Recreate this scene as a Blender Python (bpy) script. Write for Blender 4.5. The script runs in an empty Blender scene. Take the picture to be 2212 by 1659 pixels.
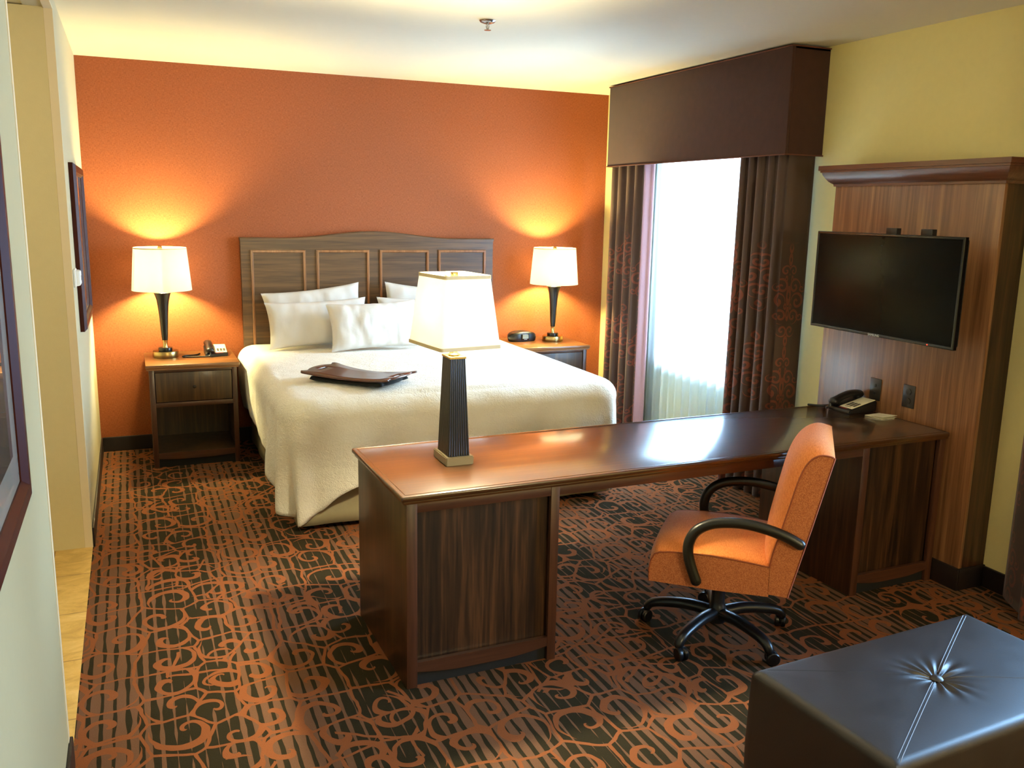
import bpy, bmesh, math, random
from mathutils import Vector, Matrix, noise
random.seed(7)
PI = math.pi
scene = bpy.context.scene
COL = scene.collection

# ------------------------------------------------------------------ helpers
def lin(c):
    return c / 12.92 if c <= 0.04045 else ((c + 0.055) / 1.055) ** 2.4
def rgb(h, a=1.0):
    h = h.lstrip('#')
    return tuple(lin(int(h[i:i + 2], 16) / 255) for i in (0, 2, 4)) + (a,)

def link(o, parent=None):
    COL.objects.link(o)
    if parent is not None:
        o.parent = parent
    return o

def tag(o, label=None, cat=None, group=None, kind=None):
    if label: o['label'] = label
    if cat: o['category'] = cat
    if group: o['group'] = group
    if kind: o['kind'] = kind
    return o

def thing(name, label, cat, loc=(0, 0, 0), rz=0.0, group=None):
    o = bpy.data.objects.new(name, None)
    o.empty_display_size = 0.05
    o.location = loc
    o.rotation_euler = (0, 0, rz)
    link(o)
    return tag(o, label, cat, group)

def finish(name, bm, mat, parent=None, smooth=35, recalc=True, off=None):
    if off is not None:
        bmesh.ops.translate(bm, verts=bm.verts, vec=-Vector(off))
    if recalc:
        bmesh.ops.recalc_face_normals(bm, faces=bm.faces)
    me = bpy.data.meshes.new(name)
    bm.to_mesh(me)
    bm.free()
    for m in (mat if isinstance(mat, (list, tuple)) else [mat]):
        me.materials.append(m)
    if smooth:
        me.polygons.foreach_set('use_smooth', [True] * len(me.polygons))
        me.set_sharp_from_angle(angle=math.radians(smooth))
    o = bpy.data.objects.new(name, me)
    return link(o, parent)

def single(name, bm, mat, label, cat, loc=(0, 0, 0), rz=0, group=None, smooth=35):
    o = finish(name, bm, mat, None, smooth)
    o.location = loc
    o.rotation_euler = (0, 0, rz)
    return tag(o, label, cat, group)

def struct(name, bm, mat, parent=None, smooth=0):
    o = finish(name, bm, mat, parent, smooth)
    if parent is None:
        o['kind'] = 'structure'
    return o

def NB():
    return bmesh.new()

def add_box(bm, x0, x1, y0, y1, z0, z1, bevel=0.0, seg=2):
    r = bmesh.ops.create_cube(bm, size=1.0)
    vs = r['verts']
    for v in vs:
        v.co = Vector(((x0 + x1) / 2 + v.co.x * (x1 - x0), (y0 + y1) / 2 + v.co.y * (y1 - y0), (z0 + z1) / 2 + v.co.z * (z1 - z0)))
    if bevel > 0:
        es = list({e for v in vs for e in v.link_edges})
        bmesh.ops.bevel(bm, geom=es, offset=bevel, segments=seg, profile=0.5, affect='EDGES')
    return bm

def box(*a, **k):
    return add_box(NB(), *a, **k)

def add_rings(bm, rings, closed=True, cap0=False, cap1=False, uvs=None):
    """skin a list of equal length point rings"""
    R = [[bm.verts.new(p) for p in r] for r in rings]
    n = len(R[0])
    for a, b in zip(R, R[1:]):
        for i in range(n if closed else n - 1):
            j = (i + 1) % n
            try:
                bm.faces.new((a[i], a[j], b[j], b[i]))
            except ValueError:
                pass
    if cap0: bm.faces.new(R[0])
    if cap1: bm.faces.new(R[-1])
    return R

def add_lathe(bm, prof, cx=0, cy=0, n=40, cap0=False, cap1=False):
    rings = [[(cx + r * math.cos(2 * PI * i / n), cy + r * math.sin(2 * PI * i / n), z) for i in range(n)] for r, z in prof]
    return add_rings(bm, rings, True, cap0, cap1)

def smooth_path(pts, sub=6):
    P = [Vector(p) for p in pts]
    out = []
    for i in range(len(P) - 1):
        p0 = P[max(i - 1, 0)]; p1 = P[i]; p2 = P[i + 1]; p3 = P[min(i + 2, len(P) - 1)]
        for k in range(sub):
            t = k / sub
            out.append(0.5 * ((2 * p1) + (-p0 + p2) * t + (2 * p0 - 5 * p1 + 4 * p2 - p3) * t * t + (-p0 + 3 * p1 - 3 * p2 + p3) * t ** 3))
    out.append(P[-1])
    return out

def add_tube(bm, pts, rad, n=10, sx=1.0, up=Vector((0, 0, 1)), caps=True, round_ends=False):
    """tube along pts; rad number or list; sx scales the sideways radius"""
    P = [Vector(p) for p in pts]
    m = len(P)
    rads = rad if isinstance(rad, (list, tuple)) else [rad] * m
    if round_ends:
        d0 = (P[0] - P[1]).normalized(); d1 = (P[-1] - P[-2]).normalized()
        P = [P[0] + d0 * rads[0] * .9, P[0] + d0 * rads[0] * .55] + P + [P[-1] + d1 * rads[-1] * .55, P[-1] + d1 * rads[-1] * .9]
        rads = [rads[0] * .35, rads[0] * .8] + list(rads) + [rads[-1] * .8, rads[-1] * .35]
        m = len(P)
    rings = []
    for i in range(m):
        t = (P[min(i + 1, m - 1)] - P[max(i - 1, 0)]).normalized()
        s = t.cross(up)
        if s.length < 1e-4:
            s = t.cross(Vector((0, 1, 0)))
        s.normalize()
        u = s.cross(t).normalized()
        rings.append([P[i] + s * (rads[i] * sx * math.cos(2 * PI * k / n)) + u * (rads[i] * math.sin(2 * PI * k / n)) for k in range(n)])
    add_rings(bm, rings, True, caps, caps)
    return bm

def add_prism(bm, pts, axis, a0, a1):
    """extrude 2D polygon along axis ('x','y','z')"""
    def mk(p, a):
        return {'x': (a, p[0], p[1]), 'y': (p[0], a, p[1]), 'z': (p[0], p[1], a)}[axis]
    add_rings(bm, [[mk(p, a0) for p in pts], [mk(p, a1) for p in pts]], True, True, True)
    return bm

def add_frame(bm, a0, a1, b0, b1, w, d0, d1, axis):
    """rectangular picture-frame border in plane normal to axis, mitred as one ring"""
    def mk(a, b, d):
        return {'x': (d, a, b), 'y': (a, d, b), 'z': (a, b, d)}[axis]
    def ring(o, d):
        return [mk(a0 + o, b0 + o, d), mk(a1 - o, b0 + o, d), mk(a1 - o, b1 - o, d), mk(a0 + o, b1 - o, d)]
    e = min(w * .25, abs(d1 - d0) * .4)
    s = 1 if d1 > d0 else -1
    R = [ring(0, d0), ring(0, d1 - s * e), ring(e, d1), ring(w - e, d1), ring(w, d1 - s * e), ring(w, d0)]
    V = add_rings(bm, R, True)
    for i in range(4):
        j = (i + 1) % 4
        bm.faces.new((V[-1][i], V[-1][j], V[0][j], V[0][i]))
    return bm

def children(o):
    return [c for c in bpy.data.objects if c.parent == o]
def copy_tree(o, parent=None):
    c = o.copy(); COL.objects.link(c)
    if parent is not None: c.parent = parent
    for ch in children(o):
        copy_tree(ch, c)
    return c

# ------------------------------------------------------------------ materials
class NT:
    def __init__(s, name):
        s.mat = bpy.data.materials.new(name); s.mat.use_nodes = True
        s.t = s.mat.node_tree; s.t.nodes.clear()
        s.out = s.n('ShaderNodeOutputMaterial')
    def n(s, ty, **k):
        nd = s.t.nodes.new(ty)
        for a, v in k.items(): setattr(nd, a, v)
        return nd
    def inp(s, sock, v):
        if hasattr(v, 'is_output'): s.t.links.new(v, sock)
        elif v is not None: sock.default_value = v
    def m(s, op, a, b=None, c=None, clamp=False):
        nd = s.n('ShaderNodeMath', operation=op, use_clamp=clamp)
        for i, v in enumerate((a, b, c)):
            if v is not None: s.inp(nd.inputs[i], v)
        return nd.outputs[0]
    def vm(s, op, a, b=None, scale=None):
        nd = s.n('ShaderNodeVectorMath', operation=op)
        s.inp(nd.inputs[0], a)
        if b is not None: s.inp(nd.inputs[1], b)
        if scale is not None: s.inp(nd.inputs['Scale'], scale)
        return nd.outputs[0]
    def sep(s, v):
        nd = s.n('ShaderNodeSeparateXYZ'); s.inp(nd.inputs[0], v); return nd.outputs
    def comb(s, x, y, z=0.0):
        nd = s.n('ShaderNodeCombineXYZ')
        for i, v in enumerate((x, y, z)): s.inp(nd.inputs[i], v)
        return nd.outputs[0]
    def noise(s, vec, scale, detail=3.0, rough=0.5, dist=0.0):
        nd = s.n('ShaderNodeTexNoise')
        s.inp(nd.inputs['Vector'], vec)
        nd.inputs['Scale'].default_value = scale; nd.inputs['Detail'].default_value = detail
        nd.inputs['Roughness'].default_value = rough; nd.inputs['Distortion'].default_value = dist
        return nd.outputs[0]
    def mix(s, f, a, b):
        nd = s.n('ShaderNodeMix', data_type='RGBA')
        s.inp(nd.inputs[0], f); s.inp(nd.inputs[6], a); s.inp(nd.inputs[7], b)
        return nd.outputs[2]
    def ramp(s, f, stops):
        nd = s.n('ShaderNodeValToRGB'); e = nd.color_ramp.elements
        while len(e) < len(stops): e.new(0.5)
        for el, (p, c) in zip(e, stops): el.position = p; el.color = c
        s.inp(nd.inputs[0], f); return nd.outputs[0]
    def smooth(s, v, a, b):
        nd = s.n('ShaderNodeMapRange', interpolation_type='SMOOTHSTEP')
        s.inp(nd.inputs[0], v); nd.inputs[1].default_value = a; nd.inputs[2].default_value = b
        return nd.outputs[0]
    def coord(s, what='Object'):
        return s.n('ShaderNodeTexCoord').outputs[what]
    def bump(s, h, strength=0.2, dist=0.01):
        nd = s.n('ShaderNodeBump'); nd.inputs['Strength'].default_value = strength; nd.inputs['Distance'].default_value = dist
        s.inp(nd.inputs['Height'], h); return nd.outputs[0]
    def bsdf(s, color, rough=0.5, metal=0.0, spec=0.5, coat=0.0, coat_rough=0.05, normal=None, sheen=0.0, emis=None, estr=0.0):
        b = s.n('ShaderNodeBsdfPrincipled')
        s.inp(b.inputs['Base Color'], color); s.inp(b.inputs['Roughness'], rough)
        b.inputs['Metallic'].default_value = metal
        b.inputs['Specular IOR Level'].default_value = spec
        b.inputs['Coat Weight'].default_value = coat; b.inputs['Coat Roughness'].default_value = coat_rough
        b.inputs['Sheen Weight'].default_value = sheen
        if emis is not None:
            b.inputs['Emission Color'].default_value = emis; b.inputs['Emission Strength'].default_value = estr
        if normal is not None: s.inp(b.inputs['Normal'], normal)
        return b.outputs[0]
    def done(s, sh):
        s.t.links.new(sh, s.out.inputs[0]); return s.mat

def plain(name, h, rough=0.5, metal=0.0, spec=0.5, coat=0.0, var=0.06, vscale=30.0, bump=0.0, bscale=200.0, sheen=0.0, emis=None, estr=0.0, coat_rough=0.05):
    t = NT(name); c = rgb(h); co = t.coord()
    nz = t.noise(co, vscale, 3)
    lo = tuple(max(0, x * (1 - var)) for x in c[:3]) + (1,); hi = tuple(min(1, x * (1 + var)) for x in c[:3]) + (1,)
    col = t.mix(nz, lo, hi)
    nrm = t.bump(t.noise(co, bscale, 2), bump, 0.004) if bump else None
    return t.done(t.bsdf(col, rough, metal, spec, coat, coat_rough, nrm, sheen, emis, estr))

def wood(name, axis, dark, mid, light, rough=0.35, coat=0.25, across=28.0, along=1.4, strength=1.0, coat_rough=.18):
    t = NT(name); co = t.coord()
    x, y, z = t.sep(co)
    sc = [across] * 3; sc['xyz'.index(axis)] = along
    v = t.comb(t.m('MULTIPLY', x, sc[0]), t.m('MULTIPLY', y, sc[1]), t.m('MULTIPLY', z, sc[2]))
    a = t.noise(v, 1.0, 4, 0.6, 0.6)
    sc2 = [130.0] * 3; sc2['xyz'.index(axis)] = 5.0
    v2 = t.comb(t.m('MULTIPLY', x, sc2[0]), t.m('MULTIPLY', y, sc2[1]), t.m('MULTIPLY', z, sc2[2]))
    b = t.noise(v2, 1.0, 2, 0.5)
    f = t.m('ADD', t.m('MULTIPLY', a, 0.72), t.m('MULTIPLY', b, 0.28))
    col = t.ramp(f, [(0.5 - .17 / strength, rgb(dark)), (0.5, rgb(mid)), (0.5 + .16 / strength, rgb(light))])
    nrm = t.bump(b, 0.06, 0.002)
    return t.done(t.bsdf(col, rough, 0, 0.45, coat, coat_rough, nrm))

M = {}
M['ceiling'] = plain('ceiling_paint', 'DAD2BE', 0.9, var=.02, bump=.05)
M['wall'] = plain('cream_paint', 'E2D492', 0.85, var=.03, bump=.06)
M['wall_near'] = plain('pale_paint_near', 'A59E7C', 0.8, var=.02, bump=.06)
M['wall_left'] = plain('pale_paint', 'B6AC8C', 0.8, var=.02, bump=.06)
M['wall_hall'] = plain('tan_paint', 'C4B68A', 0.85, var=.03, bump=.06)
M['bead'] = plain('corner_bead_paint', 'D2C2A0', 0.7, var=.02)
M['baseboard'] = plain('black_rubber_base', '1A1210', 0.45, var=.1)
M['black'] = plain('black_plastic', '0E0E10', 0.35, var=.1)
M['softblack'] = plain('black_cushion', '0A0A0B', 0.9, var=.2)
M['toe'] = plain('toe_kick_black', '060505', 0.8)
M['arm'] = plain('black_armrest', '15140F', 0.33, var=.1)
M['base_black'] = plain('black_nylon_base', '101114', 0.3, var=.1)
M['brass'] = plain('antique_brass', 'B39A62', 0.3, 1.0, var=.06)
M['goldnickel'] = plain('pale_brass', 'C9B27A', 0.25, 1.0)
M['pewter'] = plain('pewter_plinth', '7B7058', 0.45, 0.6, var=.05)
M['bronze'] = plain('dark_bronze', '17120E', 0.3, 0.2, var=.1)
M['lampblack'] = plain('lamp_body_black', '151213', 0.32, var=.1, coat=.2)
M['chrome'] = plain('chrome', 'BDB7B9', 0.2, 1.0)
M['linen'] = plain('white_pillowcase', 'CFCBC6', 0.85, var=.02, bump=.12, bscale=60, sheen=.1)
M['skirt'] = plain('beige_bed_skirt', 'A39878', 0.9, var=.05, bump=.1)
M['mattress'] = plain('mattress_ticking', 'E4DED0', 0.9)
M['whiteplastic'] = plain('white_plastic', 'E9E9E4', 0.4, var=.01)
M['greyslot'] = plain('grey_slots', '8C8C8A', 0.6)
M['outlet_dark'] = plain('dark_plate', '1D1A18', 0.35, spec=.6)
M['screen'] = plain('tv_screen', '080909', 0.16, spec=.06, coat=.0, var=.02)
M['bezel'] = plain('tv_bezel', '060607', 0.18, spec=.6)
M['silver'] = plain('silver_print', 'C8CACB', 0.35)
M['led'] = plain('red_led', 'FF1A10', 0.3, emis=(1, .05, .02, 1), estr=3.0)
M['faceplate'] = plain('phone_faceplate', 'D9D2B8', 0.45, var=.02)
M['keys'] = plain('phone_keys', '4C463E', 0.5)
M['phonered'] = plain('red_strip', '7A1E1C', 0.4)
M['lcd'] = plain('clock_lcd', '8E927C', 0.3)
M['lcdbars'] = plain('clock_lcd_dark', '6C705E', 0.35)
M['paper'] = plain('white_card', 'E8E4CE', 0.6, var=.01)
M['traywood'] = plain('lap_desk_brown', '4A2216', 0.28, var=.08, coat=.35)
M['redframe'] = plain('mahogany_frame', '3A150E', 0.4, var=.15, spec=.12)
M['matboard'] = plain('grey_mat', '8E8E86', 0.5, coat=1.0, coat_rough=.01)
M['stitch'] = plain('seam_thread', '6E727C', 0.6)
M['piping'] = plain('valance_piping', '5A2F1E', 0.8)
M['lining'] = plain('pink_lining', 'B08A90', 0.9, var=.03)
M['winframe'] = plain('white_window_frame', 'DADBD8', 0.5)
M['sill'] = plain('window_sill', 'D9D6CC', 0.4)

# wood, grain along each axis
WD, WM, WL = '20120A', '362012', '4E311C'
M['wood_z'] = wood('walnut_grain_vertical', 'z', WD, WM, WL)
M['wood_x'] = wood('walnut_grain_sideways', 'x', WD, WM, WL)
M['wood_y'] = wood('walnut_grain_deep', 'y', WD, WM, WL)
M['frame_z'] = wood('walnut_rail_vertical', 'z', '341D11', '43271A', '523121', strength=.8)
M['frame_x'] = wood('walnut_rail_sideways', 'x', '341D11', '43271A', '523121', strength=.8)
M['panel_z'] = wood('zebra_veneer_vertical', 'z', '150C07', '2E1C0F', '4C301B', rough=.4, coat=.15, across=34, strength=1.15)
M['ns_z'] = wood('nightstand_veneer', 'z', '2A1B0E', '3E2A17', '543B21', rough=.4)
M['head_x'] = wood('headboard_veneer', 'x', '3A2513', '51371F', '694A2B', rough=.42, coat=.15, across=22, along=1.0)
M['head_mold'] = wood('headboard_moulding', 'z', '6E4628', '835534', '986640', rough=.28, coat=.4)
M['top_x'] = wood('desk_top_veneer', 'x', '321A05', '3E2007', '4C2B0B', rough=.30, coat=1.0, coat_rough=.13, across=45, along=1.0, strength=.9)
M['nstop_x'] = wood('nightstand_top_veneer', 'x', '5E3A1E', '744A26', '875830', rough=.3, coat=.35)
M['tvpanel'] = wood('tv_panel_veneer', 'z', '56361F', '775034', '916844', rough=.33, coat=.3, across=38, along=.8, strength=.9)
M['tvcornice'] = wood('tv_cornice_wood', 'y', '42241A', '5A3626', '6C4632', rough=.28, coat=.4)

# orange wall covering: fine woven vinyl
t = NT('orange_vinyl'); co = t.coord(); x, y, z = t.sep(co)
w1 = t.noise(t.comb(t.m('MULTIPLY', x, 260.0), y, t.m('MULTIPLY', z, 60.0)), 1.0, 2)
w2 = t.noise(t.comb(t.m('MULTIPLY', x, 60.0), y, t.m('MULTIPLY', z, 260.0)), 1.0, 2)
wv = t.m('MULTIPLY', t.m('ADD', w1, w2), 0.5)
col = t.ramp(wv, [(0.35, rgb('80401F')), (0.5, rgb('904C27')), (0.65, rgb('9C5730'))])
M['orange'] = t.done(t.bsdf(col, 0.75, 0, 0.3, normal=t.bump(wv, .15, .002)))

# carpet: rust scrolls over charcoal with fine tan stripes along the room
t = NT('scroll_carpet'); co = t.coord(); x, y, z = t.sep(co)
wob = t.noise(co, 3.0, 2)
x0_, y0_ = x, y
wx = t.m('MULTIPLY', t.m('SUBTRACT', t.noise(co, 6.5, 2), .5), .05)
wy = t.m('MULTIPLY', t.m('SUBTRACT', t.noise(t.vm('ADD', co, (7.3, 2.1, 0)), 6.5, 2), .5), .05)
def scroll(sc, ox, oy, k, wd, rmax):
    px = t.m('MULTIPLY', t.m('ADD', t.m('ADD', x, wx), ox), sc); py = t.m('MULTIPLY', t.m('ADD', t.m('ADD', y, wy), oy), sc * 0.92)
    p = t.comb(px, py)
    vo = t.n('ShaderNodeTexVoronoi', voronoi_dimensions='2D', feature='F1')
    vo.inputs['Scale'].default_value = 1.0; vo.inputs['Randomness'].default_value = 0.62
    t.inp(vo.inputs['Vector'], p)
    l = t.vm('SUBTRACT', p, vo.outputs['Position'])
    lx, ly, lz = t.sep(l)
    cr, cg, cb = t.sep(vo.outputs['Color'])
    r = t.m('SQRT', t.m('ADD', t.m('MULTIPLY', lx, lx), t.m('MULTIPLY', ly, ly)))
    th = t.m('DIVIDE', t.m('ARCTAN2', ly, lx), 2 * PI)
    sg = t.m('SUBTRACT', t.m('MULTIPLY', t.m('GREATER_THAN', cg, 0.5), 2.0), 1.0)
    ph = t.m('FRACT', t.m('ADD', t.m('ADD', t.m('MULTIPLY', th, sg), t.m('MULTIPLY', r, k)), t.m('ADD', cr, 4.0)))
    d = t.m('DIVIDE', t.m('ABSOLUTE', t.m('SUBTRACT', ph, 0.5)), k)
    wid = t.m('ADD', t.m('MULTIPLY', t.m('SINE', t.m('MULTIPLY', t.m('ADD', th, cb), 2 * PI)), wd * .35), wd)
    a = t.m('LESS_THAN', d, wid)
    a = t.m('MULTIPLY', a, t.m('LESS_THAN', r, rmax))
    # connecting outline between cells
    ve = t.n('ShaderNodeTexVoronoi', voronoi_dimensions='2D', feature='DISTANCE_TO_EDGE')
    ve.inputs['Scale'].default_value = 1.0; ve.inputs['Randomness'].default_value = 0.62
    t.inp(ve.inputs['Vector'], p)
    e = t.m('LESS_THAN', ve.outputs['Distance'], wd * .52)
    # round blob at the curl's end
    return t.m('MAXIMUM', a, e), r
s1, r1 = scroll(5.4, 0.13, 0.37, 1.75, 0.066, 0.60)
s2, r2 = scroll(3.9, 1.71, 2.93, 1.5, 0.045, 0.5)
sc_mask = t.m('MAXIMUM', s1, t.m('MULTIPLY', s2, t.m('GREATER_THAN', t.noise(co, 1.7, 1), 0.52)))
per = 0.043
sx = t.m('MULTIPLY', t.m('ABSOLUTE', t.m('SUBTRACT', t.m('FRACT', t.m('DIVIDE', t.m('ADD', x, 20.0), per)), 0.5)), 2.0)
colm = t.m('SINE', t.m('MULTIPLY', t.m('ADD', x, t.m('MULTIPLY', wob, 0.12)), 2 * PI / 0.62))
sid = t.m('FLOOR', t.m('DIVIDE', t.m('ADD', x, 20.0), per))
brk = t.noise(t.comb(t.m('MULTIPLY', sid, 3.7), t.m('MULTIPLY', y, 7.0)), 1.0, 1)
dens = t.m('ADD', t.m('ADD', 0.40, t.m('MULTIPLY', colm, 0.34)), t.m('MULTIPLY', t.m('SUBTRACT', brk, 0.5), 0.9))
st_mask = t.m('LESS_THAN', sx, dens)
fz = t.noise(co, 420.0, 2, 0.7)
fz2 = t.noise(co, 90.0, 2, 0.6)
darkc = t.mix(fz, rgb('1C1911'), rgb('342E20'))
strc = t.mix(fz, rgb('4A3424'), rgb('765642'))
rust = t.mix(fz, rgb('683A20'), rgb('8C5636'))
c1 = t.mix(st_mask, darkc, strc)
c2 = t.mix(sc_mask, c1, rust)
M['carpet'] = t.done(t.bsdf(c2, 0.95, 0, 0.04, normal=t.bump(t.m('ADD', fz, t.m('MULTIPLY', fz2, .5)), .5, .006)))

# travertine
t = NT('travertine_tile'); co = t.coord(); x, y, z = t.sep(co)
v = t.comb(t.m('MULTIPLY', x, 2.2), t.m('MULTIPLY', y, 4.5))
a = t.noise(v, 2.2, 8, 0.72, .8)
col = t.ramp(a, [(0.30, rgb('A58446')), (0.5, rgb('C8A45C')), (0.70, rgb('DCBC7C'))])
gy = t.m('LESS_THAN', t.m('ABSOLUTE', t.m('SUBTRACT', t.m('FRACT', t.m('DIVIDE', t.m('ADD', y, 20.1), 0.45)), 0.5)), 0.006)
gx = t.m('LESS_THAN', t.m('ABSOLUTE', t.m('SUBTRACT', t.m('FRACT', t.m('DIVIDE', t.m('ADD', x, 20.2), 0.45)), 0.5)), 0.006)
col = t.mix(t.m('MAXIMUM', gx, gy), col, rgb('86693C'))
M['tile'] = t.done(t.bsdf(col, 0.35, 0, 0.4))

# comforter: white matelasse
t = NT('white_matelasse'); co = t.coord()
a = t.noise(co, 55.0, 3, 0.6, 1.5)
b = t.noise(co, 9.0, 3, 0.5)
col = t.mix(b, rgb('EDE8DB'), rgb('F6F2E8'))
M['comforter'] = t.done(t.bsdf(col, 0.85, 0, 0.25, normal=t.bump(t.m('ADD', a, t.m('MULTIPLY', b, 2.0)), .5, .016), sheen=.1))

# brown fabrics
t = NT('brown_valance_weave'); co = t.coord()
a = t.noise(co, 300.0, 2); b = t.noise(co, 20, 3)
col = t.mix(t.m('MULTIPLY', t.m('ADD', a, b), .5), rgb('2B1611'), rgb('4A2A20'))
M['valance'] = t.done(t.bsdf(col, 0.8, 0, 0.25, normal=t.bump(a, .3, .003), sheen=.15))

def drape_mat(name):
    t = NT(name)
    uv = t.n('ShaderNodeUVMap'); uv.uv_map = 'UVMap'
    u, v, _ = t.sep(uv.outputs[0])
    # rust damask medallions, only on the lower part of the cloth
    mu = t.m('SUBTRACT', t.m('FRACT', t.m('DIVIDE', t.m('ADD', u, 10.02), 0.30)), 0.5)
    row = t.m('FLOOR', t.m('DIVIDE', t.m('ADD', u, 10.02), 0.30))
    sh = t.m('MULTIPLY', t.m('FRACT', t.m('MULTIPLY', row, 0.5)), 0.5)
    mv = t.m('SUBTRACT', t.m('FRACT', t.m('ADD', t.m('DIVIDE', v, 0.56), sh)), 0.5)
    au = t.m('MULTIPLY', t.m('ABSOLUTE', mu), 0.30); av = t.m('MULTIPLY', mv, 0.56)
    # mirrored scrolls and leaves of one damask motif
    msk = None
    def add(m):
        return m if msk is None else t.m('MAXIMUM', msk, m)
    for cx_, cy_, R_, k_, p_, sg_ in ((.052, .085, .050, 26, .1, 1), (.078, -.005, .055, 24, .55, -1), (.050, -.095, .048, 27, .3, 1),
                                      (.030, .178, .036, 36, .7, -1), (.034, -.182, .040, 32, .05, -1), (.112, .075, .026, 44, .4, -1), (.108, -.095, .028, 44, .8, 1)):
        dx_ = t.m('SUBTRACT', au, cx_); dy_ = t.m('SUBTRACT', av, cy_)
        rr = t.m('SQRT', t.m('ADD', t.m('MULTIPLY', dx_, dx_), t.m('MULTIPLY', dy_, dy_)))
        th = t.m('MULTIPLY', t.m('ARCTAN2', dy_, dx_), sg_ / (2 * PI))
        ph = t.m('FRACT', t.m('ADD', t.m('ADD', th, t.m('MULTIPLY', rr, k_)), 4.0 + p_))
        cur = t.m('MULTIPLY', t.m('LESS_THAN', t.m('ABSOLUTE', t.m('SUBTRACT', ph, .5)), .20), t.m('LESS_THAN', rr, R_))
        msk = add(cur)
    for cx_, cy_, a_, b_ in ((0, .245, .016, .040), (0, .03, .020, .060), (0, -.08, .014, .045), (0, -.245, .018, .034), (.024, .13, .010, .022), (.022, -.035, .012, .02)):
        dx_ = t.m('DIVIDE', t.m('SUBTRACT', au, cx_), a_); dy_ = t.m('DIVIDE', t.m('SUBTRACT', av, cy_), b_)
        e_ = t.m('ADD', t.m('MULTIPLY', dx_, dx_), t.m('MULTIPLY', dy_, dy_))
        msk = add(t.m('MULTIPLY', t.m('LESS_THAN', e_, 1.0), t.m('GREATER_THAN', e_, .12)))
    msk = t.m('MULTIPLY', msk, t.smooth(v, 1.62, 1.55))
    msk = t.m('MULTIPLY', msk, t.m('ADD', .5, t.m('MULTIPLY', t.noise(uv.outputs[0], 22.0, 3), .7)))
    fz = t.noise(uv.outputs[0], 500.0, 2)
    base = t.mix(fz, rgb('38241B'), rgb('4C3428'))
    rust = t.mix(fz, rgb('683022'), rgb('84422E'))
    col = t.mix(msk, base, rust)
    return t.done(t.bsdf(col, 0.55, 0, 0.35, sheen=.2))
M['drape'] = drape_mat('brown_damask')

# chair fabric
t = NT('orange_tweed'); co = t.coord(); x, y, z = t.sep(co)
a = t.noise(t.comb(t.m('MULTIPLY', x, 500.0), t.m('MULTIPLY', y, 60.0), t.m('MULTIPLY', z, 60.0)), 1.0, 2)
b = t.noise(co, 350.0, 2)
f = t.m('MULTIPLY', t.m('ADD', a, b), .5)
col = t.ramp(f, [(0.35, rgb('CC6E2A')), (0.5, rgb('E0803A')), (0.65, rgb('EA9450'))])
M['tweed'] = t.done(t.bsdf(col, 0.8, 0, 0.3, normal=t.bump(f, .25, .003), sheen=.15))
t = NT('rust_tweed_side'); co = t.coord()
f = t.noise(co, 350.0, 2)
col = t.ramp(f, [(0.35, rgb('92502A')), (0.5, rgb('A86036')), (0.65, rgb('B87246'))])
M['tweed_side'] = t.done(t.bsdf(col, 0.8, 0, 0.3, normal=t.bump(f, .25, .003), sheen=.15))
M['welt'] = plain('chair_welt', '8C4526', 0.8)

# leather ottoman
t = NT('dark_leather'); co = t.coord()
a = t.noise(co, 260.0, 3); b = t.noise(co, 12, 3)
col = t.mix(b, rgb('1C1613'), rgb('27201D'))
M['leather'] = t.done(t.bsdf(col, t.m('ADD', .40, t.m('MULTIPLY', b, .10)), 0, .55, normal=t.bump(a, .12, .002)))

# lamp shade: cloth lit through
def shade_mat(name, h, tr):
    t = NT(name); co = t.coord(); c = rgb(h)
    col = t.mix(t.noise(co, 250, 2), tuple(x * .94 for x in c[:3]) + (1,), c)
    d = t.n('ShaderNodeBsdfDiffuse'); t.inp(d.inputs[0], col)
    tl = t.n('ShaderNodeBsdfTranslucent'); t.inp(tl.inputs[0], col)
    mx = t.n('ShaderNodeMixShader'); mx.inputs[0].default_value = tr
    t.t.links.new(d.outputs[0], mx.inputs[1]); t.t.links.new(tl.outputs[0], mx.inputs[2])
    return t.done(mx.outputs[0])
M['shade'] = shade_mat('linen_shade', 'FFFEFC', .8)
M['shadetrim'] = plain('shade_trim', 'D8C7A0', .8)

# sheer curtain: white cloth, with blue daylight tinted into its colours
t = NT('daylight_tinted_sheer'); co = t.coord()
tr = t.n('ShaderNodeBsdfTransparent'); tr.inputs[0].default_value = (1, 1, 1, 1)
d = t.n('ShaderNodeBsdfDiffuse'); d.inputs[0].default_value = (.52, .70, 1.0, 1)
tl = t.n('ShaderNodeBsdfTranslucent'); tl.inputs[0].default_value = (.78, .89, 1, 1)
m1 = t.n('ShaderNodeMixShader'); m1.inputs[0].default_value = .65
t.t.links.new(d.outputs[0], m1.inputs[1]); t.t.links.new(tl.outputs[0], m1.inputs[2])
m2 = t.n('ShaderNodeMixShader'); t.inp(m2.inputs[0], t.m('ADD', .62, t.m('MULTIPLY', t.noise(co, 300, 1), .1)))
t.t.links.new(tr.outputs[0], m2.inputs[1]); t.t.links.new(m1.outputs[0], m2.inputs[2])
M['sheer'] = t.done(m2.outputs[0])

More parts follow.
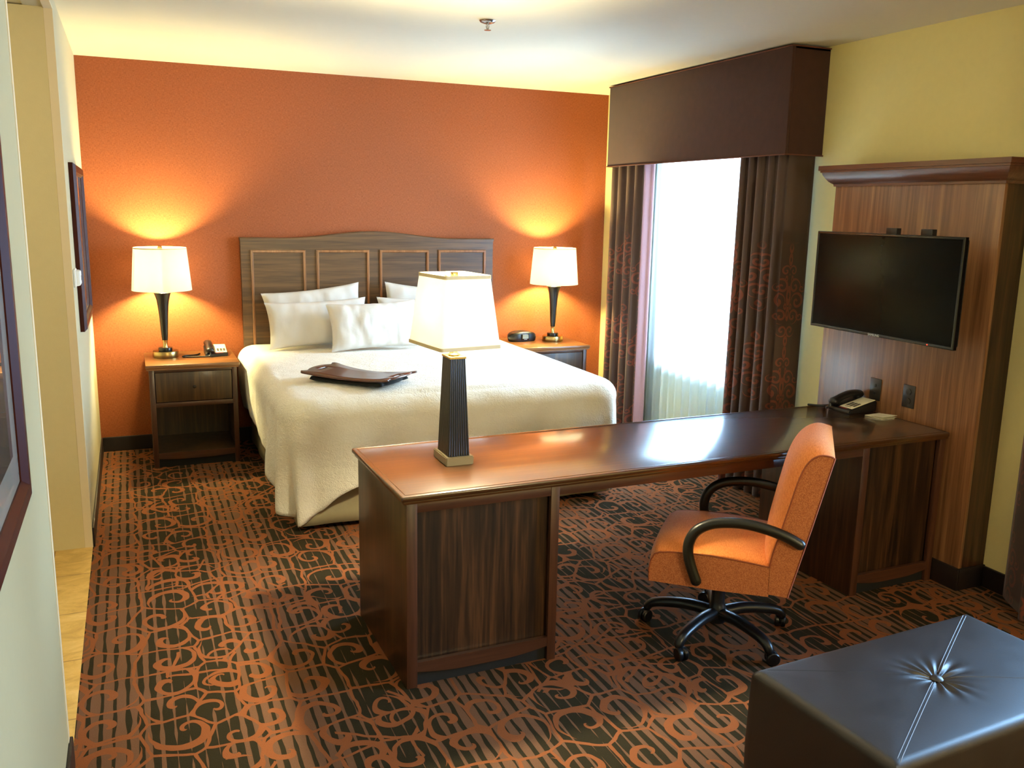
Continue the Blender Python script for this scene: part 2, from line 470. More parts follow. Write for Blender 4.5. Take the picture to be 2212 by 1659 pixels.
# thin glass
def thin_glass(name):
    t = NT(name)
    tr = t.n('ShaderNodeBsdfTransparent'); tr.inputs[0].default_value = (.96, .98, .97, 1)
    g = t.n('ShaderNodeBsdfGlossy'); g.inputs['Roughness'].default_value = 0.01
    fr = t.n('ShaderNodeFresnel'); fr.inputs[0].default_value = 1.45
    mx = t.n('ShaderNodeMixShader')
    t.inp(mx.inputs[0], fr.outputs[0]); t.t.links.new(tr.outputs[0], mx.inputs[1]); t.t.links.new(g.outputs[0], mx.inputs[2])
    return t.done(mx.outputs[0])
M['glass'] = thin_glass('clear_glass')

# abstract print under glass
def print_mat(name, cols):
    t = NT(name); co = t.coord(); x, y, z = t.sep(co)
    br = t.n('ShaderNodeTexBrick'); t.inp(br.inputs['Vector'], t.comb(y, z))
    br.inputs['Scale'].default_value = 3.2; br.inputs['Mortar Size'].default_value = .004
    br.inputs['Color1'].default_value = rgb(cols[0]); br.inputs['Color2'].default_value = rgb(cols[1]); br.inputs['Mortar'].default_value = rgb(cols[2])
    nz = t.noise(co, 6, 4)
    col = t.mix(t.m('MULTIPLY', nz, .5), br.outputs[0], rgb(cols[2]))
    return t.done(t.bsdf(col, .4, 0, .5, 1.0, .01))
M['print_a'] = print_mat('abstract_print_dark', ('2A211C', '3B2C24', '4A4038'))
M['print_b'] = print_mat('abstract_print_blocks', ('3A3430', '17110F', '5A564C'))

# ------------------------------------------------------------------ room shell
W, H = 4.028, 2.716
YB = -8.6           # rear wall behind the camera
OP0, OP1 = -3.97, -1.96   # opening in the left wall
# windows in right wall (y0,y1,z0,z1)
WIN1 = (-2.35, -1.02, 0.64, 2.28)
WIN2 = (-5.45, -4.62, 0.50, 2.28)

struct('floor', box(0, W + .15, YB - .1, 0.12, -0.1, 0), M['carpet'])
struct('floor_hall', box(-1.75, 0, OP0 - .12, OP1 + .12, -0.1, 0.002), M['tile'])
struct('ceiling', box(-0.12, W + .15, YB - .1, .12, H, H + .1), M['ceiling'])
struct('ceiling_hall', box(-1.75, -.12, OP0 - .12, OP1 + .12, 2.655, 2.75), M['wall_hall'])
struct('wall_far', box(0, W, 0, .12, 0, H), M['orange'])
bm = box(-.12, 0, OP1, .12, 0, H); add_box(bm, -.12, 0, OP0, OP1, 2.65, H)
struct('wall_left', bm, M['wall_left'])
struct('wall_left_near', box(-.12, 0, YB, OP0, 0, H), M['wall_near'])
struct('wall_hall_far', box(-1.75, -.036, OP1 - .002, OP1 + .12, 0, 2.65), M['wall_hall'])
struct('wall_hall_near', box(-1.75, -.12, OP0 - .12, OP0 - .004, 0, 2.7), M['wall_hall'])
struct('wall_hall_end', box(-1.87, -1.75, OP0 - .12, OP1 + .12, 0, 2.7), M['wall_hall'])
struct('wall_rear', box(-.12, W + .15, YB - .1, YB, 0, H), M['wall'])
bm = NB()
ys = [.12, WIN1[1], WIN1[0], WIN2[1], WIN2[0], YB]
for a, b in ((ys[1], ys[0]), (ys[3], ys[2]), (ys[5], ys[4])): add_box(bm, W, W + .15, a, b, 0, H)
for wy0, wy1, wz0, wz1 in (WIN1, WIN2):
    add_box(bm, W, W + .15, wy0, wy1, 0, wz0); add_box(bm, W, W + .15, wy0, wy1, wz1, H)
struct('wall_right', bm, M['wall'])
# corner bead strips of the opening
struct('trim_1', box(-.037, .002, OP1 - .004, OP1 + .002, 0.0, 2.65, bevel=.0015), M['bead'])
struct('trim_2', box(-.01, .0025, OP0 - .028, OP0 + .002, 0.0, 2.65, bevel=.001), M['bead'])
struct('trim_3', box(-.037, .002, OP0, OP1, 2.644, 2.652, bevel=.001), M['bead'])
# baseboards
BH = .105
struct('baseboard_far', box(0.01, W - .01, -.014, 0, 0, BH, bevel=.004), M['baseboard'])
struct('baseboard_left', box(0, .012, OP1, -.012, 0, BH, bevel=.004), M['baseboard'])
struct('baseboard_left_near', box(0, .012, YB + .02, OP0 + .01, 0, BH, bevel=.004), M['baseboard'])
struct('baseboard_right', box(W - .014, W, -2.92, -.012, 0, BH, bevel=.004), M['baseboard'])
struct('baseboard_right_near', box(W - .014, W, YB + .02, -3.985, 0, BH, bevel=.004), M['baseboard'])
for k, (wy0, wy1, wz0, wz1) in enumerate((WIN1, WIN2)):
    bm = NB()
    add_frame(bm, wy0, wy1, wz0, wz1, .05, W + .06, W + .11, 'x')
    add_box(bm, W + .06, W + .11, (wy0 + wy1) / 2 - .02, (wy0 + wy1) / 2 + .02, wz0, wz1)
    wn = struct('window_%d' % (k + 1), bm, M['winframe'])
    finish('pane', box(W + .083, W + .087, wy0 + .03, wy1 - .03, wz0 + .03, wz1 - .03), M['glass'], wn, 0)
    finish('sill', box(W + .002, W + .11, wy0 + .002, wy1 - .002, wz0, wz0 + .018, bevel=.004), M['sill'], wn, 0)

# ------------------------------------------------------------------ curtains
def curtain_mesh(path, z0, z1, amp_fn, rows=40, puddle=0.0):
    """hang cloth along a plan path (list of Vector2-like) ; amp_fn(z01) scales sideways waviness; returns bm with UVs"""
    bm = NB()
    uvl = bm.loops.layers.uv.new('UVMap')
    L = [0.0]
    for a, b in zip(path, path[1:]): L.append(L[-1] + math.hypot(b[0][0] - a[0][0], b[0][1] - a[0][1]))
    grid = []
    for r in range(rows + 1):
        f = r / rows; z = z1 + (z0 - z1) * f
        line = []
        for (p, n, w) in path:
            k = amp_fn(f) * w
            line.append(bm.verts.new((p[0] + n[0] * k, p[1] + n[1] * k, z)))
        grid.append(line)
    for r in range(rows):
        for i in range(len(path) - 1):
            f = bm.faces.new((grid[r][i], grid[r][i + 1], grid[r + 1][i + 1], grid[r + 1][i]))
            for lp, (rr, ii) in zip(f.loops, ((r, i), (r, i + 1), (r + 1, i + 1), (r + 1, i))):
                lp[uvl].uv = (L[ii] * 1.25, z1 + (z0 - z1) * rr / rows)
    return bm

def pleats(y0, y1, x, nfold, seed, x1=None, npts=None):
    """plan path along y with irregular folds pushing toward -x"""
    rnd = random.Random(seed)
    npts = npts or nfold * 14
    ph = [rnd.uniform(-.5, .5) for _ in range(nfold + 2)]
    am = [rnd.uniform(.65, 1.15) for _ in range(nfold + 2)]
    out = []
    for i in range(npts + 1):
        t = i / npts; q = t * nfold; k = min(int(q), nfold - 1)
        s = q - k
        a = am[k] * (1 - s) + am[k + 1] * s
        wv = math.sin(2 * PI * q + ph[k] * (1 - s) + ph[k + 1] * s)
        wv = math.copysign(abs(wv) ** .8, wv)
        xx = x if x1 is None else x + (x1 - x) * t
        out.append(((xx, y0 + (y1 - y0) * t), (-1, 0.25 * math.cos(2 * PI * q)), a * wv))
    return out

def drape(name, bm, label, mat, cat='curtain', group=None, thick=.004):
    o = finish(name, bm, mat, None, 60)
    md = o.modifiers.new('solid', 'SOLIDIFY'); md.thickness = thick; md.offset = 0
    tag(o, label, cat, group)
    return o
amp = lambda f: .020 + .020 * f
p = pleats(-.44, -.93, 3.845, 4, 3)
left_drape = drape('window_drape', curtain_mesh(p, .015, 2.2, amp), 'brown damask drape hanging beside the bed, left of the bright window', M['drape'])
p = [((3.845 + .05 * s, -.925 - .075 * s), (-1, 0), .15 * math.sin(9 * s)) for s in [i / 10 for i in range(11)]]
lin_o = finish('lining', curtain_mesh(p, .015, 2.2, amp, 20), M['lining'], left_drape, 60)
lin_o['label'] = 'pinkish pale lining turned out along the inner edge'
lin_o.modifiers.new('solid', 'SOLIDIFY').thickness = .003
p = pleats(-2.095, -2.545, 3.845, 5, 11)
last = p[-1][0]
p += [((last[0] + (4.0 - last[0]) * s, last[1] - .038 * s), (0, -1), .25 * math.sin(6 * s)) for s in [i / 8 for i in range(1, 9)]]
drape('window_drape', curtain_mesh(p, .015, 2.2, amp), 'brown damask drape hanging between the bright window and the television panel', M['drape'])
p = pleats(-4.33, -4.72, 3.86, 4, 23)
p = [((3.985 + (p[0][0][0] - 3.985) * s, -4.13 - .2 * s), (0, 1), .2 * math.sin(5 * s)) for s in [i / 8 for i in range(8)]] + p
drape('window_drape', curtain_mesh(p, .015, 2.2, amp), 'dark brown drape at the right picture edge behind the ottoman', M['drape'])
sp = pleats(-.55, -2.45, 3.945, 19, 5, npts=240)
sh = drape('sheer_curtain', curtain_mesh(sp, .03, 2.25, lambda f: .012 + .01 * f, 10), 'translucent white sheer curtain glowing between the two brown drapes', M['sheer'], thick=.0)
sh.modifiers.clear()
def valance(y0, y1, label):
    x0 = W - .272; z0, z1 = 2.106, 2.704
    bm = NB()
    for a in ((x0, x0 + .022, y0, y1, z0, z1), (x0 + .02, W, y0, y0 + .022, z0, z1), (x0 + .02, W, y1 - .022, y1, z0, z1), (x0 + .02, W, y0, y1, z1 - .022, z1)):
        add_box(bm, *a, bevel=.006)
    o = finish('window_valance', bm, M['valance'], None, 40)
    tag(o, label, 'valance')
    bm = NB()
    for z in (z0 + .002, z1 - .002):
        add_tube(bm, [(W, y0 - .002, z), (x0 - .002, y0 - .002, z), (x0 - .002, y1 + .002, z), (W, y1 + .002, z)], .0045, 6)
    finish('piping', bm, M['piping'], o, 60)
valance(-2.61, -.51, 'dark brown upholstered box valance above the bright window')
valance(-5.9, -4.42, 'dark brown box valance over the window past the right picture edge')

# ------------------------------------------------------------------ headboard and bed
HX0, HX1 = 1.009, 2.985
t_ = thing('headboard', 'walnut headboard with four moulded panels on the orange wall', 'headboard', (1.997, 0, 0.3))
def headtop(x):
    f = (x - HX0) / (HX1 - HX0); d = abs(f - .5) / .5
    g = 0 if d > .68 else (math.cos(PI * d / .68) + 1) / 2
    return 1.519 + .052 * g + .006 * max(0, d - .75)
pts = [(HX0, .3)] + [(HX1, .3)] + [(HX1 - (HX1 - HX0) * i / 60, headtop(HX1 - (HX1 - HX0) * i / 60)) for i in range(61)]
bm = add_prism(NB(), pts, 'y', -.048, -.004)
finish('panel_board', bm, M['head_x'], t_, 30, off=t_.location)
rl = [(x, headtop(x)) for x in [HX0 - .004 + (HX1 - HX0 + .008) * i / 60 for i in range(61)]]
bm = NB()
prof = [(-.056, -.012), (-.056, .004), (-.05, .010), (-.004, .010), (-.004, -.012)]
add_rings(bm, [[(x, py, z + pz) for py, pz in prof] for x, z in rl], True, True, True)
finish('top_rail', bm, M['head_x'], t_, 30, off=t_.location)
for a, b in ((1.077, 1.476), (1.555, 1.961), (2.041, 2.44), (2.517, 2.922)):
    bm = add_frame(NB(), a, b, .62, 1.44, .02, -.048, -.062, 'y')
    finish('panel_moulding', bm, M['head_mold'], t_, 30, off=t_.location)

bed = thing('bed', 'king bed base with mattress and beige skirt against the walnut headboard', 'bed', (2.0, -1.1, 0))
finish('mattress', box(1.05, 2.95, -2.08, -.07, .40, .70, bevel=.06, seg=4), M['mattress'], bed, 40, off=bed.location)
finish('box_base', box(1.10, 2.90, -2.02, -.10, .0, .40, bevel=.01), M['toe'], bed, 40, off=bed.location)
# skirt: pleated cloth round three sides
bm = NB(); ring = []
def usk(o):
    x0, x1, y0, y1 = 1.055 - o, 2.945 + o, -2.10 - o, -.09
    return x0, x1, y0, y1
base_path = []
for i in range(31): base_path.append((0, 0, i / 30))
def skirt_pts(o, wave):
    x0, x1, y0, y1 = usk(o); out = []
    n = 60
    for i in range(n): out.append((x0 - wave * math.sin(i * .55), y1 + (y0 - y1) * i / n))
    for i in range(n):
        # box pleat at corners
        out.append((x0 + (x1 - x0) * i / n, y0 - wave * math.sin(i * .8)))
    for i in range(n + 1): out.append((x1 + wave * math.sin(i * .55), y0 + (y1 - y0) * i / n))
    return out
rows = []
for k in range(7):
    f = k / 6
    rows.append([(x, y, .44 - .405 * f) for x, y in skirt_pts(.002 + .022 * f, .004 * f)])
add_rings(bm, rows, False)
sk = finish('bed_skirt', bm, M['skirt'], bed, 60, off=bed.location)
sk.modifiers.new('solid', 'SOLIDIFY').thickness = .004

# comforter draped over three sides
def hem(side, d):
    """hem height; side 'l','f','r'; d = distance from the foot corner along that side"""
    c = math.exp(-(d / .17) ** 1.25)
    if side == 'f': return .315 - .285 * c + .01 * math.sin(d * 9)
    return .255 + .05 * min(1, d / 2) + .02 * math.sin(d * 5.0) - .22 * c
X0, X1, Y0, Y1, RC = 1.06, 2.94, -2.08, -.075, .10
outl = []
def seg(n, fn): outl.extend(fn(i / n) for i in range(n))
seg(56, lambda s: ((X0, Y1 + (Y0 + RC - Y1) * s), (-1, 0), 'l', (1 - s) * (Y1 - Y0)))
def corner(cx, cy, a0, a1, side0, side1):
    def f(s):
        a = a0 + (a1 - a0) * s
        return ((cx + RC * math.cos(a), cy + RC * math.sin(a)), (math.cos(a), math.sin(a)), side0 if s < .5 else side1, abs(s - .5) * .16)
    return f
seg(24, corner(X0 + RC, Y0 + RC, PI, 1.5 * PI, 'l', 'f'))
seg(70, lambda s: ((X0 + RC + (X1 - X0 - 2 * RC) * s, Y0), (0, -1), 'f', min(s, 1 - s) * (X1 - X0 - 2 * RC) + .08))
seg(24, corner(X1 - RC, Y0 + RC, 1.5 * PI, 2 * PI, 'f', 'r'))
seg(56, lambda s: ((X1, Y0 + RC + (Y1 - Y0 - RC) * s), (1, 0), 'r', s * (Y1 - Y0) + .08))
outl.append(((X1, Y1), (1, 0), 'r', Y1 - Y0))
ZT = .742
rings = []
C0 = ((X0 + X1) / 2, Y1)
NT_ = 26
for k in range(1, NT_ + 1):
    q = (k / NT_) ** .8
    ring = []
    for (p, n, sd, d) in outl:
        x = C0[0] + (p[0] - C0[0]) * q; y = C0[1] + (p[1] - C0[1]) * q
        z = ZT + .012 * math.sin(PI * (x - X0) / (X1 - X0)) + .010 * (noise.noise((x * 2.2, y * 2.2, 0)) + .5 * noise.noise((x * 6, y * 5, 3)))
        ring.append((x, y, z))
    rings.append(ring)
NS = 30
for k in range(1, NS + 1):
    f = k / NS
    ring = []
    for i, (p, n, sd, d) in enumerate(outl):
        zh = hem(sd, d)
        cw = math.exp(-(d / .42) ** 2)
        Ln = ZT - zh
        rr = .105
        arc = min(1.0, f * (Ln + .04) / (rr * PI / 2))
        if arc < 1:
            o = rr * math.sin(arc * PI / 2); z = ZT - rr * (1 - math.cos(arc * PI / 2))
        else:
            g = (f * (Ln + .04) - rr * PI / 2) / max(.01, (Ln + .04 - rr * PI / 2))
            o = rr + .012 * math.sin(g * PI * .8) - .035 * g * (1 - cw) + (0.0 if sd != 'f' else .0)
            z = ZT - rr - (Ln - rr) * g
            # hanging folds, stronger near the corners
            s_ = (i * 0.42)
            fold = .010 + .034 * cw
            o += g * fold * math.sin(i * .45 + 1.5 * math.sin(i * .11)) * (1 if cw > .2 else .6)
            if sd in 'lr' and .05 < d < .7: o += .012 * g * math.exp(-((d - .22) / .16) ** 2)
            if sd == 'f' and .05 < d < .7: o += .03 * g * math.exp(-((d - .26) / .14) ** 2)
            if d < .1: o -= .055 * g * (1 - d / .1)
        if sd == 'r' and d > 1.2: o *= 1 - .45 * min(1, (d - 1.2) / .3)
        x = p[0] + n[0] * o; y = p[1] + n[1] * o
        z += .006 * noise.noise((x * 5, y * 5, z * 5)) * min(1, f * 2)
        wv = .008 * noise.noise((x * 7 + 3, y * 7, z * 4)) * min(1, f * 3); x += n[0] * wv; y += n[1] * wv
        ring.append((x, y, max(z, .012)))
    rings.append(ring)
bm = NB()
R = add_rings(bm, rings, False)
c = bm.verts.new((C0[0], C0[1], ZT + .012))
for i in range(len(outl) - 1): bm.faces.new((c, R[0][i], R[0][i + 1]))
comf = finish('comforter', bm, M['comforter'], None, 80)
md = comf.modifiers.new('solid', 'SOLIDIFY'); md.thickness = .016; md.offset = -1
tag(comf, 'white textured comforter spread over the king bed', 'comforter')

def make_pillow(seed, w, h, tk):
    n = 34; bm = NB(); rnd = random.Random(seed); ofs = rnd.uniform(0, 50)
    top = []; bot = []
    for j in range(n + 1):
        v = -1 + 2 * j / n; rt = []; rb = []
        for i in range(n + 1):
            u = -1 + 2 * i / n
            x = w / 2 * u * (1 - .07 * (1 - v * v) * abs(u) ** 3)
            y = h / 2 * v * (1 - .09 * (1 - u * u) * abs(v) ** 3)
            e = max(0, (1 - abs(u) ** 2.6)) ** .55 * max(0, (1 - abs(v) ** 2.6)) ** .55
            th = tk / 2 * e
            edge = min(1 - abs(u), 1 - abs(v))
            # radial puckers from the seams
            wr = .020 * noise.noise((x * 9 + ofs, y * 5, ofs)) * e + .010 * noise.noise((x * 26 + ofs, y * 11, ofs)) * e + .013 * math.sin(u * 26 + 4 * noise.noise((u * 3, v * 3, ofs))) * math.exp(-(1 - abs(v)) * 5) * e
            rt.append((x, y, th + wr)); rb.append((x, y, -th + wr * .5))
        top.append(rt); bot.append(rb)
    A = [[bm.verts.new(p) for p in r] for r in top]
    B = [[A[j][i] if i in (0, n) or j in (0, n) else bm.verts.new(bot[j][i]) for i in range(n + 1)] for j in range(n + 1)]
    for j in range(n):
        for i in range(n):
            bm.faces.new((A[j][i], A[j][i + 1], A[j + 1][i + 1], A[j + 1][i]))
            f = (B[j][i], B[j + 1][i], B[j + 1][i + 1], B[j][i + 1])
            if len(set(f)) == 4:
                try: bm.faces.new(f)
                except ValueError: pass
    return bm
def pillow(seed, w, h, tk, cx, y, zb, tilt, roll, yaw, label):
    o = finish('bed_pillow', make_pillow(seed, w, h, tk), M['linen'], None, 80)
    # local x across, local y up the pillow, local z its front
    Rm = Matrix.Rotation(yaw, 4, 'Z') @ Matrix.Rotation(PI / 2 - tilt, 4, 'X') @ Matrix.Rotation(roll, 4, 'Z')
    o.matrix_world = Matrix.Translation((cx, y, zb + h / 2 * math.cos(tilt))) @ Rm
    return tag(o, label, 'pillow', 'white pillows on the bed')
pillow(1, .73, .41, .125, 1.51, -.195, .768, .22, .10, 0, 'white pillow at the back left, leaning on the headboard')
pillow(2, .74, .34, .13, 1.50, -.375, .768, .28, .035, .03, 'white pillow leaning on the back left pillow')
pillow(4, .73, .41, .125, 2.40, -.195, .768, .22, -.10, 0, 'white pillow at the back right, partly behind the desk lamp shade')
pillow(5, .74, .34, .13, 2.31, -.375, .768, .28, -.03, -.03, 'white pillow leaning on the back right pillow, largely hidden by the lamp shade')
pillow(3, .66, .355, .15, 1.86, -.575, .764, .40, .03, .0, 'smaller white pillow in front at the middle of the bed')

# lap desk on the bed
t_ = thing('lap_desk', 'dark brown wooden lap desk with handle slots lying on the white comforter', 'lap desk', (1.47, -1.745, .785), math.radians(-47))
a, b = .300, .165
def lap_outline():
    P = []
    def arc(pts, sub=8): return smooth_path([(x, y, 0) for x, y in pts], sub)
    ctrl = [(-a, -b * .95), (-a * .93, -b * 1.08), (-a * .7, -b * 1.0), (0, -b * .86), (a * .7, -b * 1.0), (a * .93, -b * 1.08), (a, -b * .95), (a * .95, -b * .72), (a * 1.0, -b * .45),
            (a * 1.03, 0), (a * 1.0, b * .45), (a * .95, b * .72), (a, b * .95), (a * .93, b * 1.08), (a * .7, b), (0, b * .86), (-a * .7, b), (-a * .93, b * 1.08), (-a, b * .95), (-a * .95, b * .72), (-a, b * .45), (-a * 1.03, 0), (-a, -b * .45), (-a * .95, -b * .72), (-a, -b * .95)]
    return [(p.x, p.y) for p in arc(ctrl, 5)][:-1]
ol = lap_outline()
slot = lambda sx: [(sx * (a * .86) + .009 * math.cos(q), .048 * (1 if math.sin(q) > 0 else -1) * (abs(math.sin(q)) ** .6)) for q in [2 * PI * i / 20 for i in range(20)]]
lz = lambda x: .024 * (x / a) ** 2 - .0
me = bpy.data.meshes.new('board')
bm = NB()
import mathutils
from mathutils.geometry import delaunay_2d_cdt
pts2 = [Vector(p) for p in ol]
edges = [(i, (i + 1) % len(ol)) for i in range(len(ol))]
loops = [list(range(len(ol)))]
for sx in (-1, 1):
    s0 = len(pts2); sl = slot(sx)
    pts2 += [Vector(p) for p in sl]
    edges += [(s0 + i, s0 + (i + 1) % len(sl)) for i in range(len(sl))]
    loops.append(list(range(s0, s0 + len(sl))))
for gx in range(-9, 10):
    for gy in range(-3, 4):
        x_, y_ = gx * a / 11.5, gy * b / 5
        if not any(abs(x_ - sx * a * .86) < .035 for sx in (-1, 1)): pts2.append(Vector((x_, y_)))
vv, ee, ff, _, _, _ = delaunay_2d_cdt(pts2, edges, [], 0, 1e-5)
def inpoly(p, poly):
    c_ = False; j = len(poly) - 1
    for i in range(len(poly)):
        if (poly[i][1] > p[1]) != (poly[j][1] > p[1]) and p[0] < (poly[j][0] - poly[i][0]) * (p[1] - poly[i][1]) / (poly[j][1] - poly[i][1]) + poly[i][0]: c_ = not c_
        j = i
    return c_
VV = [bm.verts.new((p.x, p.y, lz(p.x))) for p in vv]
for f in ff:
    cxy = sum((vv[i] for i in f), Vector((0, 0))) / len(f)
    if inpoly(cxy, ol) and not any(inpoly(cxy, slot(sx)) for sx in (-1, 1)): bm.faces.new([VV[i] for i in f])
for v in list(bm.verts):
    if not v.link_faces: bm.verts.remove(v)
o = finish('board', bm, M['traywood'], t_, 40)
md = o.modifiers.new('solid', 'SOLIDIFY'); md.thickness = .010; md.offset = -1
rings = []
for k, (s, z) in enumerate(((.80, .0), (.9, -.005), (.93, -.012), (.86, -.019), (.6, -.021))):
    rings.append([(x * s * .9, y * s * .95, z + lz(x * s * .9) * (1 if k < 2 else .5) - .0085) for x, y in ol])
bm = NB(); add_rings(bm, rings, True, True, True)
finish('bean_cushion', bm, M['softblack'], t_, 60)

# ------------------------------------------------------------------ nightstands
def arch_rail(x0, x1, zt, ze, zm, n=24):
    """lower rail with a drooping curved bottom edge"""
    pts = [(x0, zt), (x1, zt)]
    for i in range(n + 1):
        s = 1 - i / n; d = abs(s - .5) * 2
        z = zm + (ze - zm) * (0 if d < .35 else ((d - .35) / .65) ** 1.5)
        pts.append((x0 + (x1 - x0) * s, z))
    return pts
def make_nightstand(label):
    t_ = thing('nightstand', label, 'nightstand', (0, 0, 0), 0, 'nightstands beside the bed')
    w, d, h = .60, .555, .71
    bm = box(0, w, -.012, d, h - .026, h, bevel=.006); add_box(bm, .006, w - .006, -.006, d, h - .036, h - .026)
    finish('table_top', bm, M['nstop_x'], t_, 40)
    for sx in (0, 1):
        xa, xb = (.02, .052) if sx == 0 else (w - .052, w - .02)
        bm = box(xa, xb, .008, .03, 0, h - .036, bevel=.002)
        finish('front_stile', bm, M['frame_z'], t_, 30)
        xa, xb = (.022, .042) if sx == 0 else (w - .042, w - .022)
        finish('side_panel', box(xa, xb, .03, d - .01, 0, h - .036, bevel=.002), M['ns_z'], t_, 30)
    for z0, z1 in ((.655, .674), (.418, .448)):
        finish('front_rail', box(.052, w - .052, .010, .03, z0, z1, bevel=.001), M['frame_x'], t_, 30)
    bm = add_prism(NB(), arch_rail(.052, w - .052, .10, .062, .052), 'y', .010, .03)
    finish('bottom_rail', bm, M['frame_x'], t_, 30)
    finish('shelf', box(.042, w - .042, .03, d - .02, .082, .10), M['ns_z'], t_, 30)
    finish('shelf_ceiling', box(.042, w - .042, .03, d - .02, .42, .44), M['ns_z'], t_, 30)
    finish('back_panel', box(.042, w - .042, d - .03, d - .015, .02, h - .036), M['ns_z'], t_, 30)
    dr = finish('drawer', box(.056, w - .056, .014, .40, .452, .652, bevel=.002), M['ns_z'], t_, 30)
    bm = NB(); add_lathe(bm, [(.004, 0), (.004, .01), (.011, .014), (.012, .02), (.007, .024)], n=16, cap0=True, cap1=True)
    bmesh.ops.rotate(bm, verts=bm.verts, cent=(0, 0, 0), matrix=Matrix.Rotation(PI / 2, 3, 'X'))
    bmesh.ops.translate(bm, verts=bm.verts, vec=(w / 2, .014, .552))
    finish('knob', bm, M['bronze'], dr, 40)
    finish('toe_kick', box(.05, w - .05, .0285, .05, 0, .082), M['toe'], t_, 0)
    return t_
ns1 = make_nightstand('walnut nightstand left of the bed with open shelf, holding a telephone')
ns1.location = (.317, -.575, 0)
ns2 = copy_tree(ns1); ns2.location = (3.024, -.575, 0)
ns2['label'] = 'walnut nightstand right of the bed by the window, holding a clock radio'

# bedside lamps
def make_bedside_lamp(label):
    t_ = thing('bedside_lamp', label, 'lamp', (0, 0, 0), 0, 'bedside lamps on the nightstands')
    bm = NB(); add_lathe(bm, [(.0, .0), (.083, .0), (.085, .003), (.085, .040), (.083, .043), (.078, .040), (.0, .038)], n=48)
    finish('base_ring', bm, M['brass'], t_, 40)
    bm = NB(); add_lathe(bm, [(.045, .036), (.046, .04), (.046, .062), (.044, .066), (.0, .066)], n=40)
    finish('base_disc', bm, M['bronze'], t_, 40)
    bm = NB(); add_lathe(bm, [(.020, .064), (.017, .075), (.016, .105), (.020, .118), (.0, .118)], n=30)
    finish('neck', bm, M['goldnickel'], t_, 40)
    prof = [(.0, .116), (.0185, .117), (.022, .15), (.026, .22), (.0305, .30), (.036, .36), (.042, .40), (.050, .43), (.0585, .448), (.056, .450), (.0, .452)]
    bm = NB(); add_lathe(bm, prof, n=44); finish('body', bm, M['bronze'], t_, 50)
    bm = NB(); add_lathe(bm, [(.012, .45), (.012, .50), (.016, .505), (.016, .54), (.0, .545)], n=20); finish('socket', bm, M['goldnickel'], t_, 40)
    bm = NB()
    prof = [(.196, .466), (.172, .752)]
    add_lathe(bm, [prof[0], prof[1], (prof[1][0] - .003, .752), (prof[0][0] - .003, .466), prof[0]], n=72)
    s = finish('lamp_shade', bm, M['shade'], t_, 50)
    bm = NB()
    for r, z in ((.172, .752),):
        add_lathe(bm, [(r + .001, z - .003), (r + .001, z + .005), (r - .004, z + .005), (r - .004, z - .003), (r + .001, z - .003)], n=72)
    for k in range(3):
        an = 2 * PI * k / 3 + .5
        add_tube(bm, [(.012 * math.cos(an), .012 * math.sin(an), .735), (.171 * math.cos(an), .171 * math.sin(an), .748)], .002, 6)
    add_tube(bm, [(0, 0, .54), (0, 0, .75)], .003, 8)
    finish('shade_ring', bm, M['shadetrim'], s, 50)
    bm = NB(); add_lathe(bm, [(.0, .748), (.016, .748), (.018, .754), (.012, .764), (.006, .768), (.0, .77)], n=24); finish('finial', bm, M['goldnickel'], t_, 40)
    L = bpy.data.lights.new('lamp_bulb', 'POINT'); L.energy = LAMP_W; L.color = WARM; L.shadow_soft_size = .045
    lo = bpy.data.objects.new('lamp_bulb', L); lo.location = (0, 0, .612); link(lo, t_)
    return t_
LAMP_W = 100.0; WARM = (1.0, .84, .36)
bl1 = make_bedside_lamp('lit table lamp with white drum shade on the left nightstand')
bl1.location = (.457, -.235, .71)
bl2 = copy_tree(bl1); bl2.location = (3.435, -.275, .71); bl2['label'] = 'lit table lamp with white drum shade on the right nightstand'

